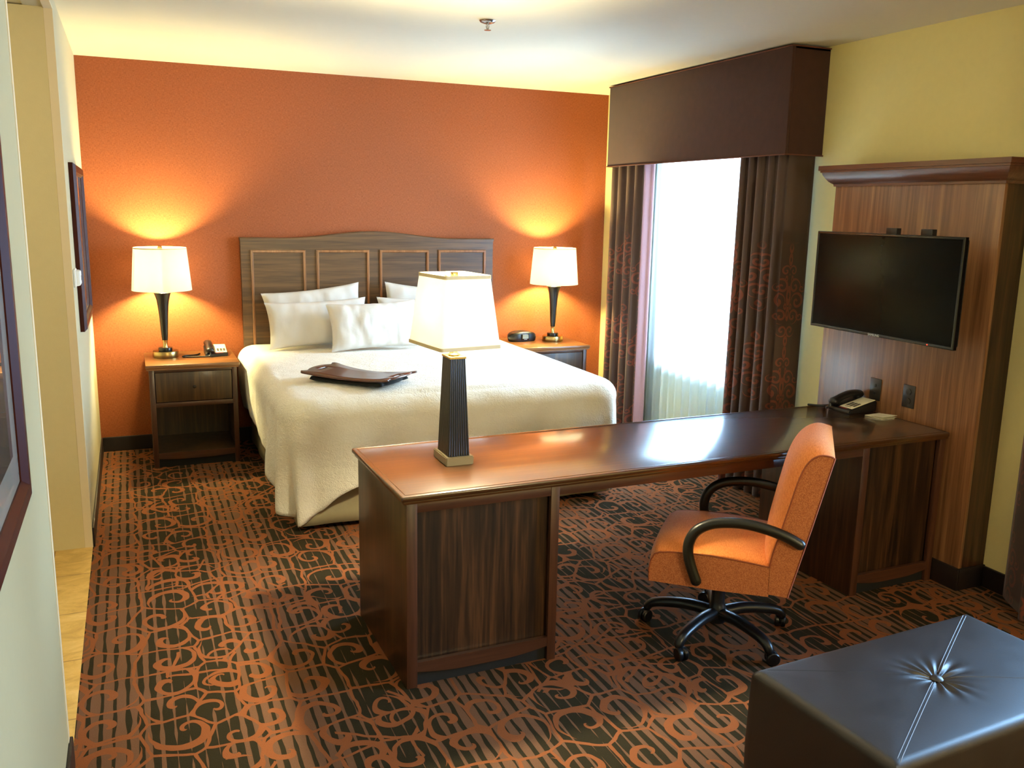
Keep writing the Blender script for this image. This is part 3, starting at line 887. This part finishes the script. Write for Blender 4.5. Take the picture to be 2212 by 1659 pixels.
# telephones
def make_phone(label, cordpts):
    t_ = thing('telephone', label, 'telephone')
    # wedge body: front low, back high
    prof = [(-.10, 0), (.09, 0), (.095, .008), (.095, .050), (.085, .058), (-.095, .022), (-.10, .016)]
    bm = add_prism(NB(), prof, 'x', -.075, .075)
    es = [e for e in bm.edges]
    bmesh.ops.bevel(bm, geom=es, offset=.004, segments=2, affect='EDGES')
    body = finish('body', bm, M['black'], t_, 40)
    sl = math.atan2(.036, .18)
    def onface(bm):
        bmesh.ops.rotate(bm, verts=bm.verts, cent=(0, 0, 0), matrix=Matrix.Rotation(sl, 3, 'X'))
        bmesh.ops.translate(bm, verts=bm.verts, vec=(0, 0, .0415)); return bm
    bm = onface(box(-.012, .071, -.082, .086, -.002, .0025, bevel=.0015))
    fp = finish('faceplate', bm, M['faceplate'], body, 40)
    bm = NB()
    for i in range(3):
        for j in range(4): add_box(bm, .006 + i * .021, .020 + i * .021, -.055 + j * .013, -.046 + j * .013, .002, .0045)
    add_box(bm, .012, .05, -.072, -.066, .002, .0032)
    finish('keypad', onface(bm), M['keys'], fp, 0)
    bm = onface(box(-.008, .045, -.094, -.088, -.001, .0015)); finish('message_strip', bm, M['phonered'], body, 0)
    # handset arched over the left of the body
    path = smooth_path([(-.045, -.095, .046), (-.045, -.075, .052), (-.045, -.03, .068), (-.045, .02, .078), (-.045, .065, .078), (-.045, .092, .072)], 5)
    bm = NB(); n = len(path)
    rr = [.0175 + .004 * abs(2 * i / (n - 1) - 1) ** 2 for i in range(n)]
    add_tube(bm, path, rr, 12, 1.35, round_ends=True)
    for y, z in ((-.082, .046), (.078, .070)):
        r_ = NB(); add_lathe(r_, [(.0, -.016), (.021, -.016), (.024, -.008), (.022, .010), (.0, .012)], -.045, y, n=20)
        for v in r_.verts: v.co.z += z
        me_ = bpy.data.meshes.new('tmp'); r_.to_mesh(me_); r_.free(); bm.from_mesh(me_); bpy.data.meshes.remove(me_)
    finish('handset', bm, M['black'], t_, 50)
    cp = smooth_path(cordpts, 8); coil = []
    bm = NB(); add_tube(bm, cp, .0045, 8)
    # ribs of the coiled cord
    for i in range(2, len(cp) - 2):
        dvec = (cp[i + 1] - cp[i - 1]).normalized() * .0016
        add_tube(bm, [cp[i] - dvec, cp[i] + dvec], .0062, 8)
    finish('cord', bm, M['black'], t_, 50)
    return t_
ph1 = make_phone('black telephone with pale faceplate on the left nightstand', [(-.045, -.10, .046), (-.05, -.125, .012), (-.12, -.115, .0065), (-.19, -.10, .0065), (-.225, -.07, .0065), (-.19, -.04, .0065), (-.13, -.02, .0065), (-.105, .03, .0065)])
ph1.location = (.79, -.235, .7103)
ph2 = make_phone('black telephone with pale faceplate on the desk by the television panel', [(-.045, -.10, .046), (-.06, -.12, .010), (-.10, -.09, .0065), (-.12, -.10, .0065), (-.15, -.13, .0065), (-.17, -.15, .0065)])
ph2.location = (3.745, -3.315, .7603); ph2.rotation_euler.z = math.radians(-90 + 4)

# clock radio
t_ = thing('clock_radio', 'black rounded clock radio on the right nightstand', 'clock radio', (3.185, -.215, .7103), math.radians(4))
bm = NB()
rings = []
for z, s in ((0, .90), (.006, .96), (.03, 1.0), (.05, .98), (.062, .90), (.068, .78)):
    ring = []
    for i in range(48):
        q = 2 * PI * i / 48
        x = .122 * math.copysign(abs(math.cos(q)) ** .55, math.cos(q)); y = .062 * math.copysign(abs(math.sin(q)) ** .8, math.sin(q))
        ring.append((x * s, y * s + .006 * z / .07, z + (.012 * (1 - (x / .122) ** 2) if z > .04 else 0)))
    rings.append(ring)
add_rings(bm, rings, True, True, True)
cb = finish('body', bm, M['black'], t_, 45)
bm = box(-.034, .034, -.0665, -.055, .016, .062, bevel=.002); fr = finish('display_frame', bm, M['bezel'], t_, 30)
finish('display', box(-.027, .027, -.0685, -.066, .026, .057), M['lcd'], fr, 0)
finish('brand_plate', box(-.014, .014, -.0685, -.066, .0185, .0215), M['silver'], fr, 0)

# ------------------------------------------------------------------ desk
desk = thing('desk', 'long walnut desk reaching from the television panel past the foot of the bed', 'desk', (1.105, -3.921, 0), math.radians(1.3))
DL, DD, DT = 2.735, .715, .76
bm = box(0, DL, 0, DD, DT - .022, DT, bevel=.007, seg=3)
add_box(bm, .010, DL, .010, DD - .01, DT - .034, DT - .020, bevel=.003)
finish('desk_top', bm, M['top_x'], desk, 40)
bm = add_frame(NB(), .018, DL - .005, .018, DD - .018, .004, DT - .001, DT + .0016, 'z')
finish('top_bead', bm, M['top_x'], desk, 30)
def pedestal(xa, xb, name):
    ya, yb = .022, DD - .022
    zt = DT - .034
    # carcass
    p_ = finish(name, box(xa, xa + .022, ya, yb, .0, zt, bevel=.002), M['wood_z'], desk, 30)
    finish('side_panel', box(xb - .022, xb, ya + .002, yb, 0, zt, bevel=.002), M['wood_z'], p_, 30)
    finish('stile', box(xa + .0005, xa + .042, ya - .003, ya + .018, 0, zt, bevel=.002), M['frame_z'], p_, 30)
    finish('stile', box(xb - .036, xb + .001, ya - .003, ya + .018, 0, zt, bevel=.002), M['frame_z'], p_, 30)
    finish('front_panel', box(xa + .02, xb - .02, ya + .026, ya + .042, .07, zt, bevel=.0), M['panel_z'], p_, 0)
    bm = add_prism(NB(), arch_rail(xa + .042, xb - .036, .100, .062, .044), 'y', ya - .001, ya + .018)
    finish('bottom_rail', bm, M['frame_x'], p_, 30)
    finish('back_panel', box(xa + .02, xb - .02, yb - .02, yb - .002, .05, zt), M['panel_z'], p_, 0)
    finish('toe_kick', box(xa + .022, xb - .022, ya + .0165, ya + .024, 0, .085), M['toe'], p_, 0)
    return p_
pedestal(.022, .642, 'pedestal')
pedestal(2.205, DL - .004, 'pedestal')
finish('apron', box(.05, 2.24, .021, .04, DT - .072, DT - .034, bevel=.002), M['frame_x'], desk, 30)
finish('apron', box(.642, 2.205, DD - .045, DD - .026, DT - .10, DT - .034, bevel=.002), M['frame_x'], desk, 30)

# desk lamp
t_ = thing('desk_lamp', 'lit desk lamp with dark fluted pyramid body and square white shade', 'lamp', (1.436, -3.527, .7603), 0)
def rect_rings(bm, levels, caps=True):
    rs = [[(-w / 2, -d / 2, z), (w / 2, -d / 2, z), (w / 2, d / 2, z), (-w / 2, d / 2, z)] for w, d, z in levels]
    return add_rings(bm, rs, True, caps, caps)
bm = NB(); rect_rings(bm, [(.116, .165, 0), (.116, .165, .035)]); bmesh.ops.bevel(bm, geom=list(bm.edges), offset=.003, segments=2, affect='EDGES')
finish('plinth', bm, M['pewter'], t_, 30)
# fluted tapering body
def fl_ring(w, d, z):
    out = []; nf = 9
    def side(p0, p1, nrm):
        m = nf * 6
        for i in range(m):
            s = i / m
            dep = .0022 * abs(math.sin(PI * s * nf))
            out.append((p0[0] + (p1[0] - p0[0]) * s + nrm[0] * (dep - .002), p0[1] + (p1[1] - p0[1]) * s + nrm[1] * (dep - .002), z))
    c = [(-w / 2, -d / 2), (w / 2, -d / 2), (w / 2, d / 2), (-w / 2, d / 2)]
    for k, n in enumerate(((0, -1), (1, 0), (0, 1), (-1, 0))): side(c[k], c[(k + 1) % 4], n)
    return out
bm = NB(); add_rings(bm, [fl_ring(.092, .137, .034), fl_ring(.064, .098, .428)], True, True, True)
finish('body', bm, M['lampblack'], t_, 25)
bm = NB(); rect_rings(bm, [(.068, .102, .427), (.068, .102, .434)]); finish('cap_plate', bm, M['goldnickel'], t_, 30)
bm = NB(); add_lathe(bm, [(.0, .432), (.020, .434), (.024, .440), (.016, .448), (.012, .456), (.02, .466), (.02, .476), (.013, .482), (.013, .54), (.017, .545), (.017, .59), (.0, .595)], n=28)
finish('neck', bm, M['goldnickel'], t_, 40)
SB, ST = .478, .748
bm = NB()
lo_, hi_ = (.262, .300), (.202, .240)
def rr_ring(w, d, z, rc=.012, n=5):
    out = []
    for cx, cy, a0 in ((w / 2 - rc, -d / 2 + rc, -PI / 2), (w / 2 - rc, d / 2 - rc, 0), (-w / 2 + rc, d / 2 - rc, PI / 2), (-w / 2 + rc, -d / 2 + rc, PI)):
        for i in range(n + 1):
            q = a0 + PI / 2 * i / n; out.append((cx + rc * math.cos(q), cy + rc * math.sin(q), z))
    return out
add_rings(bm, [rr_ring(*lo_, SB), rr_ring(*hi_, ST), rr_ring(hi_[0] - .006, hi_[1] - .006, ST), rr_ring(lo_[0] - .006, lo_[1] - .006, SB), rr_ring(*lo_, SB)])
shd = finish('lamp_shade', bm, M['shade'], t_, 30); shd.rotation_euler.z = math.radians(8)
for (w, d), z in ((lo_, SB), (hi_, ST)):
    bm = NB(); add_rings(bm, [rr_ring(w + .003, d + .003, z - .002), rr_ring(w + .002, d + .002, z + .011), rr_ring(w - .006, d - .006, z + .011), rr_ring(w - .006, d - .006, z - .002), rr_ring(w + .003, d + .003, z - .002)])
    finish('shade_trim', bm, M['shadetrim'], shd, 30)
bm = NB()
add_tube(bm, [(0, -hi_[1] / 2 + .004, ST - .004), (0, 0, ST - .016), (0, hi_[1] / 2 - .004, ST - .004)], .003, 6)
add_tube(bm, [(-hi_[0] / 2 + .004, 0, ST - .004), (0, 0, ST - .016), (hi_[0] / 2 - .004, 0, ST - .004)], .003, 6)
add_tube(bm, [(0, 0, .585), (0, 0, ST - .01)], .0035, 8)
finish('harp', bm, M['goldnickel'], t_, 40)
bm = NB(); add_box(bm, -.013, .013, -.013, .013, ST - .012, ST + .018, bevel=.003); finish('finial', bm, M['goldnickel'], t_, 30)
L = bpy.data.lights.new('lamp_bulb', 'POINT'); L.energy = 225.0; L.color = (1.0, .86, .52); L.shadow_soft_size = .045
lo = bpy.data.objects.new('lamp_bulb', L); lo.location = (0, 0, .605); link(lo, t_)

# card on desk
t_ = thing('note_card', 'small white folded card lying on the desk beside the telephone', 'card', (3.775, -3.485, .7603), math.radians(5))
bm = box(-.055, .055, -.05, .055, 0, .0015); finish('back_leaf', bm, M['paper'], t_, 0)
bm = NB(); bm2 = add_box(bm, -.057, .050, -.058, .045, .0, .0012)
bmesh.ops.rotate(bm, verts=bm.verts, cent=(0, .045, 0), matrix=Matrix.Rotation(-.10, 3, 'X'))
bmesh.ops.translate(bm, verts=bm.verts, vec=(0, 0, .0)); 
for v in bm.verts: v.co.z = abs(v.co.z) + .0016
finish('front_leaf', bm, M['paper'], t_, 0)

# ------------------------------------------------------------------ television panel and television
XP = 3.86
t_ = thing('television_backboard', 'tall walnut wall panel with crown cornice behind the television', 'wall panel', (3.95, -3.45, 0))
PY0, PY1 = -3.975, -2.925
finish('panel_face', box(XP, XP + .02, PY0, PY1, .06, 1.95, bevel=.002), M['tvpanel'], t_, 30, off=t_.location)
for y0, y1 in ((PY0, PY0 + .02), (PY1 - .02, PY1)):
    finish('side_panel', box(XP + .019, W, y0 + .001, y1 - .001, .02, 1.95), M['wood_z'], t_, 0, off=t_.location)
prof = [(0.0, 1.925), (.008, 1.925), (.010, 1.937), (.020, 1.943), (.030, 1.952), (.042, 1.968), (.052, 1.985), (.056, 1.998), (.062, 1.999), (.062, 2.008), (.070, 2.010), (.070, 2.034), (.0, 2.034)]
bm = NB()
add_rings(bm, [[(W, PY1 + o, z), (XP - o, PY1 + o, z), (XP - o, PY0 - o, z), (W, PY0 - o, z)] for o, z in prof], False)
V = [v for v in bm.verts if abs(v.co.z - 2.034) < 1e-4]
add_box(bm, XP - .06, W, PY0 - .06, PY1 + .06, 2.0, 2.033)
finish('cornice', bm, M['tvcornice'], t_, 25, off=t_.location)
bm = NB()
add_box(bm, XP - .016, XP + .001, PY0 - .012, PY1 + .012, 0, .11, bevel=.003)
add_box(bm, XP, W, PY0 - .012, PY0 + .001, 0, .11, bevel=.003); add_box(bm, XP, W, PY1 - .001, PY1 + .012, 0, .11, bevel=.003)
finish('plinth', bm, M['baseboard'], t_, 30, off=t_.location)

t_ = thing('television', 'flat black television on a wall mount above the desk', 'television', (3.62, -3.54, 1.437))
TY0, TY1, TZ0, TZ1, TX = -4.003, -3.083, 1.188, 1.688, 3.62
bm = NB(); add_frame(bm, TY0, TY1, TZ0, TZ1, .014, TX + .022, TX, 'x')
finish('bezel', bm, M['bezel'], t_, 30, off=t_.location)
finish('screen', box(TX + .004, TX + .02, TY0 + .012, TY1 - .012, TZ0 + .012, TZ1 - .012), M['screen'], t_, 0, off=t_.location)
bm = box(TX + .02, TX + .045, TY0 + .01, TY1 - .01, TZ0 + .01, TZ1 - .01, bevel=.008); add_box(bm, TX + .045, TX + .07, TY0 + .2, TY1 - .2, TZ0 + .06, TZ1 - .14, bevel=.01)
finish('back_cover', bm, M['black'], t_, 40, off=t_.location)
cu = bpy.data.curves.new('tv_text', 'FONT'); cu.body = 'SAMSUNG'; cu.size = .016; cu.align_x = 'CENTER'; cu.extrude = .0004
tmp = bpy.data.objects.new('tmp_text', cu); COL.objects.link(tmp)
me_ = bpy.data.meshes.new_from_object(tmp.evaluated_get(bpy.context.evaluated_depsgraph_get()))
bpy.data.objects.remove(tmp); 
me_.transform(Matrix.Translation((TX - .0008, -3.535, TZ0 + .0015 - .0)) @ Matrix.Rotation(-PI / 2, 4, 'Z') @ Matrix.Rotation(PI / 2, 4, 'X'))
me_.transform(Matrix.Translation(-Vector(t_.location)))
me_.materials.clear(); me_.materials.append(M['silver'])
link(bpy.data.objects.new('lettering', me_), t_)
bm = NB(); bmesh.ops.create_uvsphere(bm, u_segments=12, v_segments=8, radius=.0028); bmesh.ops.translate(bm, verts=bm.verts, vec=(TX - .001, -3.862, TZ0 + .007))
finish('power_light', bm, M['led'], t_, 40, off=t_.location)
for y in (-3.54, -3.75):
    bm = box(TX + .044, TX + .075, y - .033, y + .033, 1.655, 1.716, bevel=.003); add_box(bm, TX + .045, TX + .06, y - .02, y + .02, 1.25, 1.66)
    finish('mount_bracket', bm, M['black'], t_, 30, off=t_.location)
bm = box(TX + .058, TX + .09, -3.75, -3.43, 1.40, 1.52, bevel=.004); add_box(bm, TX + .08, XP - .02, -3.68, -3.60, 1.42, 1.50, bevel=.004); add_box(bm, XP - .025, XP - .001, -3.74, -3.54, 1.36, 1.56, bevel=.004)
finish('mount_arm', bm, M['black'], t_, 30, off=t_.location)

def plate(name, yc, zc, label, holes):
    t_ = thing(name, label, 'outlet', (XP, yc, zc))
    finish('cover_plate', box(-.006, -.0005, -.037, .037, -.058, .058, bevel=.002), M['outlet_dark'], t_, 30)
    if holes == 'outlet':
        for z in (-.024, .024):
            bm = NB(); add_lathe(bm, [(.0, -.009), (.016, -.009), (.017, -.004)], n=24)
            bmesh.ops.rotate(bm, verts=bm.verts, cent=(0, 0, 0), matrix=Matrix.Rotation(PI / 2, 3, 'Y'))
            for v in bm.verts: v.co.x = -abs(v.co.x)
            bmesh.ops.translate(bm, verts=bm.verts, vec=(0, 0, z)); finish('socket', bm, M['black'], t_, 40)
    else:
        for z in (-.02, .02):
            finish('jack', box(-.009, -.005, -.008, .008, z - .008, z + .008, bevel=.001), M['black'], t_, 30)
plate('jack_plate', -3.35, .872, 'dark jack plate on the walnut panel behind the desk telephone', 'jack')
plate('power_outlet', -3.573, .878, 'dark power outlet on the walnut panel right of the desk telephone', 'outlet')

# ------------------------------------------------------------------ office chair
ch = thing('office_chair', 'orange upholstered swivel chair with black arms at the desk', 'chair', (2.49, -3.935, 0), math.radians(-41))
S0, W0, SW = -.240, -.2816, .533
def sxy(s, w, z): return (S0 + s, W0 + w, z)
def crown(w, p=4): return 1 - abs(2 * w / SW - 1) ** p
def sections(profile_fn, n=26):
    bm = NB(); rings = []
    for i in range(n + 1):
        f = i / n
        w = SW * (.5 - .5 * math.cos(PI * f)) if False else SW * f
        rings.append([sxy(s, w, z) for s, z in profile_fn(crown(w), f)])
    add_rings(bm, rings, True, True, True)
    for f in bm.faces:
        if len(f.verts) > 4: f.material_index = 1
    return bm
def seat_prof(c, f):
    base = [(-.018, .318), (-.020, .36), (-.013, .405), (.000, .432), (.02, .444), (.06, .450), (.14, .455), (.22, .456), (.30, .453), (.38, .447), (.445, .441)]
    out = []
    for i, (s, z) in enumerate(base):
        k = i / (len(base) - 1)
        dz = .028 * c * min(1, i / 4) * (1 - .25 * k); ds = -.022 * c * max(0, 1 - i / 5) * min(1, i / 2 + .3)
        out.append((s + ds, z + dz))
    return out + [(.446, .32), (.22, .315)]
seat = finish('seat', sections(seat_prof), [M['tweed'], M['tweed_side']], ch, 35)
fr_pts = smooth_path([(.443, .439, 0), (.452, .50, 0), (.477, .604, 0), (.500, .70, 0), (.520, .789, 0), (.540, .848, 0), (.562, .882, 0), (.590, .900, 0), (.620, .901, 0), (.643, .896, 0)], 3)
def back_prof(c, f):
    out = [(.442, .33)]
    n = len(fr_pts)
    for i, p in enumerate(fr_pts):
        k = i / (n - 1)
        push = .050 * c * math.sin(PI * min(1, (k * .9 + .12))) ** .7
        # push along outward normal (forward at the bottom, up at the top)
        a = fr_pts[max(i - 1, 0)]; b = fr_pts[min(i + 1, n - 1)]
        tx, tz = b.x - a.x, b.y - a.y; l = math.hypot(tx, tz)
        nx, nz = -tz / l, tx / l
        if k > .97: push *= .3
        out.append((p.x + nx * push, p.y + nz * push))
    return out + [(.581, .609), (.517, .327)]
back = finish('backrest', sections(back_prof), [M['tweed'], M['tweed_side']], ch, 40)
# welts
for w in (0.0, SW):
    bm = NB(); add_tube(bm, [sxy(p.x, w, p.y) for p in fr_pts] + [sxy(.581, w, .609), sxy(.517, w, .327)], .0035, 6)
    finish('welt', bm, M['welt'], back, 60)
    bm = NB(); add_tube(bm, [sxy(s, w, z) for s, z in seat_prof(0, 0)[:11]], .003, 6)
    finish('welt', bm, M['welt'], seat, 60)
arm = [(.172, .350), (.150, .405), (.134, .465), (.138, .515), (.163, .560), (.213, .592), (.277, .606), (.345, .609), (.43, .597), (.5, .576), (.548, .553)]
for w in (-.020, SW + .020):
    pth = smooth_path([sxy(s, w, z) for s, z in arm], 5)
    bm = NB(); add_tube(bm, pth, .0185, 14, 1.15, up=Vector((0, 1, 0)), round_ends=True)
    finish('armrest', bm, M['arm'], ch, 60)
bm = NB(); add_lathe(bm, [(.0, .055), (.036, .06), (.040, .075), (.040, .115), (.033, .135), (.028, .15), (.028, .30), (.0, .30)], n=30)
add_box(bm, -.13, .13, -.09, .09, .285, .322, bevel=.01)
finish('column', bm, M['base_black'], ch, 40)
bm = NB(); add_tube(bm, [(-.05, -.09, .295), (-.06, -.2, .29), (-.06, -.235, .285)], .006, 8, round_ends=True)
for k in range(5):
    an = math.radians(133 + 72 * k + 41)
    d = Vector((math.cos(an), math.sin(an), 0)); sd = Vector((-d.y, d.x, 0))
    pth = smooth_path([d * .02 + Vector((0, 0, .10)), d * .12 + Vector((0, 0, .110)), d * .23 + Vector((0, 0, .098)), d * .285 + Vector((0, 0, .082)), d * .305 + Vector((0, 0, .060))], 6)
    n = len(pth)
    bm = NB(); add_tube(bm, pth, [.026 - .008 * i / (n - 1) for i in range(n)], 12, 1.1, round_ends=True)
    leg = finish('base_leg', bm, M['base_black'], ch, 60)
    c = d * .300
    sw = Vector((math.cos(an + 1.1), math.sin(an + 1.1), 0)); sx = Vector((-sw.y, sw.x, 0))
    bm = NB()
    cc = c + sw * .018 + Vector((0, 0, .0275))
    for s_ in (-1, 1):
        m = 20
        rings = []
        for off, r in ((.004, .012), (.004, .0255), (.007, .0275), (.018, .0275), (.022, .024), (.023, .010)):
            rings.append([cc + sx * (s_ * off) + Vector((0, 0, 1)) * (r * math.sin(2 * PI * i / m)) + sw * (r * math.cos(2 * PI * i / m)) for i in range(m)])
        add_rings(bm, rings, True, True, True)
    add_tube(bm, [c + Vector((0, 0, .066)), c + Vector((0, 0, .03))], .008, 8)
    add_tube(bm, [cc - sx * .006 + Vector((0, 0, .005)), cc + sx * .006 + Vector((0, 0, .005))], .02, 12)
    finish('caster', bm, M['black'], leg, 40)

# ------------------------------------------------------------------ ottoman
OW, OD, OH = .955, .53, .434
ot = thing('ottoman', 'dark leather tufted ottoman in the right foreground', 'ottoman', (2.40, -5.118, 0), math.radians(3.5))
def per(n=200):
    out = []; rc = .02
    per_l = 2 * (OW + OD)
    for i in range(n):
        s = i / n * per_l
        if s < OW: out.append((-OW / 2 + s, -OD / 2))
        elif s < OW + OD: out.append((OW / 2, -OD / 2 + s - OW))
        elif s < 2 * OW + OD: out.append((OW / 2 - (s - OW - OD), OD / 2))
        else: out.append((-OW / 2, OD / 2 - (s - 2 * OW - OD)))
    return out
PR = per()
def ot_z(x, y):
    r = math.hypot(x, y); th = math.atan2(y, x)
    ex = min(OW / 2 - abs(x), OD / 2 - abs(y))
    z = OH + .008 * (1 - math.exp(-max(ex, 0) / .08))
    z -= .024 * math.exp(-r / .045)
    z += .0055 * math.cos(14 * th) * math.exp(-((r - .05) / .055) ** 2) * (.6 + .4 * math.sin(3 * th + 1))
    return z
rings = []
RO = .028
for k in range(1, 41):
    q = (k / 40) ** 1.35
    rings.append([(x * q * (1 - RO * 2 / OW), y * q * (1 - RO * 2 / OD), ot_z(x * q * (1 - RO * 2 / OW), y * q * (1 - RO * 2 / OD))) for x, y in PR])
lz_ = [p[2] for p in rings[-1]]
for k in range(1, 7):
    a_ = PI / 2 * k / 6
    rings.append([(x * (1 - RO * 2 / OW * (1 - math.sin(a_))), y * (1 - RO * 2 / OD * (1 - math.sin(a_))), lz_[i] - RO * (1 - math.cos(a_))) for i, (x, y) in enumerate(PR)])
for z in (.36, .2, .05, .012):
    bul = .004 * math.sin(PI * (z) / .4)
    rings.append([(x * (1 + bul * 2 / OW), y * (1 + bul * 2 / OD), z) for x, y in PR])
rings.append([(x * .98, y * .98, 0.0) for x, y in PR])
bm = NB(); R = add_rings(bm, rings, True, False, True)
c = bm.verts.new((0, 0, ot_z(0, 0)))
for i in range(len(PR)): bm.faces.new((c, R[0][i], R[0][(i + 1) % len(PR)]))
body = finish('cushion_body', bm, M['leather'], ot, 50)
bm = NB(); add_lathe(bm, [(.0, -.006), (.016, -.004), (.019, .003), (.014, .009), (.0, .011)], n=28)
for v in bm.verts: v.co.z += ot_z(0, 0) + .006
finish('button', bm, M['leather'], ot, 60)
bm = NB()
dx, dy = OW / 2 - .008, OD / 2 - .008
ln = math.hypot(dx, dy); nx, ny = -dy / ln, dx / ln
for off in (-.0045, .0045):
    for sg_ in (-1, 1):
        pts = []
        for i in range(3, 41):
            f = i / 40 * sg_
            x = dx * f + nx * off; y = dy * f + ny * off
            ed = .0
            if abs(f) > .93: ed = RO * (1 - math.cos(PI / 2 * (abs(f) - .93) / .07)) * .75
            pts.append((x, y, ot_z(x, y) + .0005 - ed))
        add_tube(bm, pts, .0012, 5)
finish('double_seam', bm, M['stitch'], ot, 60)
bm = NB()
for sg_ in (-1, 1):
    pts = []
    for i in range(3, 41):
        f = i / 40 * sg_
        ed = .0
        if abs(f) > .93: ed = RO * (1 - math.cos(PI / 2 * (abs(f) - .93) / .07)) * .75
        pts.append((-dx * f, dy * f, ot_z(-dx * f, dy * f) - .0002 - ed))
    add_tube(bm, pts, .001, 5)
finish('seam', bm, M['leather'], ot, 60)

# ------------------------------------------------------------------ pictures, thermostat, sprinkler
def picture(name, y0, y1, z0, z1, fw, dep, mat_w, pm, label):
    t_ = thing(name, label, 'picture', (0, (y0 + y1) / 2, (z0 + z1) / 2))
    bm = NB(); add_frame(bm, y0, y1, z0, z1, fw, .001, dep, 'x'); finish('frame', bm, M['redframe'], t_, 30, off=t_.location)
    bm = box(.002, dep * .55, y0 + fw * .9, y1 - fw * .9, z0 + fw * .9, z1 - fw * .9); finish('mat_board', bm, M['matboard'], t_, 0, off=t_.location)
    bm = box(dep * .5, dep * .57, y0 + fw + mat_w, y1 - fw - mat_w, z0 + fw + mat_w, z1 - fw - mat_w); finish('print', bm, pm, t_, 0, off=t_.location)
picture('framed_picture', -5.75, -4.695, 1.125, 1.985, .055, .038, .075, M['print_a'], 'large framed picture on the near left wall, cut by the picture edge')
picture('framed_picture', -1.62, -.72, 1.085, 1.965, .06, .035, .06, M['print_b'], 'mahogany framed picture on the left wall beside the orange wall')

t_ = thing('thermostat', 'small white thermostat on the left wall beside the framed picture', 'thermostat', (0, -1.84, 1.39))
bm = box(.0005, .012, -.06, .06, -.045, .045, bevel=.004); b0 = finish('back_plate', bm, M['whiteplastic'], t_, 40)
bm = NB(); rings = []
for x, s in ((.011, 1.0), (.022, .98), (.030, .9), (.033, .75)):
    rings.append([(x, -.052 * s, -.038 * s), (x, .052 * s, -.038 * s), (x, .052 * s, .038 * s), (x, -.052 * s, .038 * s)])
add_rings(bm, rings, True, False, True); finish('cover', bm, M['whiteplastic'], t_, 30)
bm = NB()
for k in range(5): add_box(bm, .0325, .0338, -.02 + k * .008, -.016 + k * .008, -.012, .012)
finish('vent_slots', bm, M['greyslot'], t_, 0)

t_ = thing('fire_sprinkler', 'small chrome fire sprinkler hanging from the ceiling', 'sprinkler', (2.02, -2.35, H))
bm = NB(); add_lathe(bm, [(.042, -.0005), (.043, -.004), (.036, -.012), (.018, -.018), (.0, -.018)], n=36); finish('escutcheon', bm, M['chrome'], t_, 40)
bm = NB(); add_lathe(bm, [(.006, -.016), (.005, -.03), (.007, -.036), (.004, -.046), (.0, -.05)], n=16)
add_tube(bm, [(-.007, 0, -.018), (-.009, 0, -.03), (-.004, 0, -.046)], .0015, 6); add_tube(bm, [(.007, 0, -.018), (.009, 0, -.03), (.004, 0, -.046)], .0015, 6)
finish('frame_arms', bm, M['chrome'], t_, 40)
bm = NB(); add_lathe(bm, [(.0, -.046), (.018, -.048), (.018, -.0495), (.0, -.051)], n=24); finish('deflector', bm, M['chrome'], t_, 40)

# ------------------------------------------------------------------ lights
def area(name, loc, rot, sx, sy, power, col):
    L = bpy.data.lights.new(name, 'AREA'); L.shape = 'RECTANGLE'; L.size = sx; L.size_y = sy; L.energy = power; L.color = col
    o = bpy.data.objects.new(name, L); o.location = loc; o.rotation_euler = rot; link(o); return o
DAY = (.58, .78, 1.0)
area('daylight', (W + .45, (WIN1[0] + WIN1[1]) / 2, 1.95), (0, PI / 2 - .42, 0), 2.4, 1.9, 1300, DAY)
area('daylight', (W + .45, (WIN2[0] + WIN2[1]) / 2, 1.5), (0, PI / 2, 0), 2.0, 1.1, 300, (.30, .58, 1.0))
def point(name, loc, power, col, r=.1):
    L = bpy.data.lights.new(name, 'POINT'); L.energy = power; L.color = col; L.shadow_soft_size = r
    o = bpy.data.objects.new(name, L); o.location = loc; link(o); return o
point('hall_light', (-.95, -3.1, 2.45), 13, (1, .84, .50), .12)
point('rear_fill_light', (2.3, -7.7, 1.75), 115, (1, .88, .58), .25)  # unseen fill light added behind the camera to lift bed, walls and ceiling

wd = bpy.data.worlds.new('sky'); scene.world = wd; wd.use_nodes = True
bg = wd.node_tree.nodes['Background']; bg.inputs[0].default_value = (.75, .88, 1, 1); bg.inputs[1].default_value = 3.5

# ------------------------------------------------------------------ camera
cx, cy, cz, yaw, pit, rol, fpx = 0.26823712, -6.85539083, 1.775855, -0.4038494146, -0.1946134, 0.01902996, 1927.40647
fw = Vector((math.cos(pit) * -math.sin(yaw), math.cos(pit) * math.cos(yaw), math.sin(pit)))
rt = Vector((math.cos(yaw), math.sin(yaw), 0)); up = rt.cross(fw)
r2 = rt * math.cos(rol) + up * math.sin(rol); u2 = -rt * math.sin(rol) + up * math.cos(rol)
cam = bpy.data.cameras.new('camera'); co_ = bpy.data.objects.new('camera', cam); COL.objects.link(co_)
mw = Matrix((r2, u2, -fw)).transposed().to_4x4(); mw.translation = (cx, cy, cz)
co_.matrix_world = mw
cam.sensor_width = 36; cam.sensor_fit = 'HORIZONTAL'; cam.lens = fpx * 36 / 2212; cam.clip_start = .02
scene.camera = co_

scene.view_settings.view_transform = 'Standard'
scene.view_settings.look = 'None'
scene.view_settings.exposure = 0.45
scene.view_settings.gamma = 1.0
scene.cycles.max_bounces = 10; scene.cycles.diffuse_bounces = 5; scene.cycles.transparent_max_bounces = 12
scene.cycles.sample_clamp_indirect = 6.0
scene.cycles.use_denoising = True
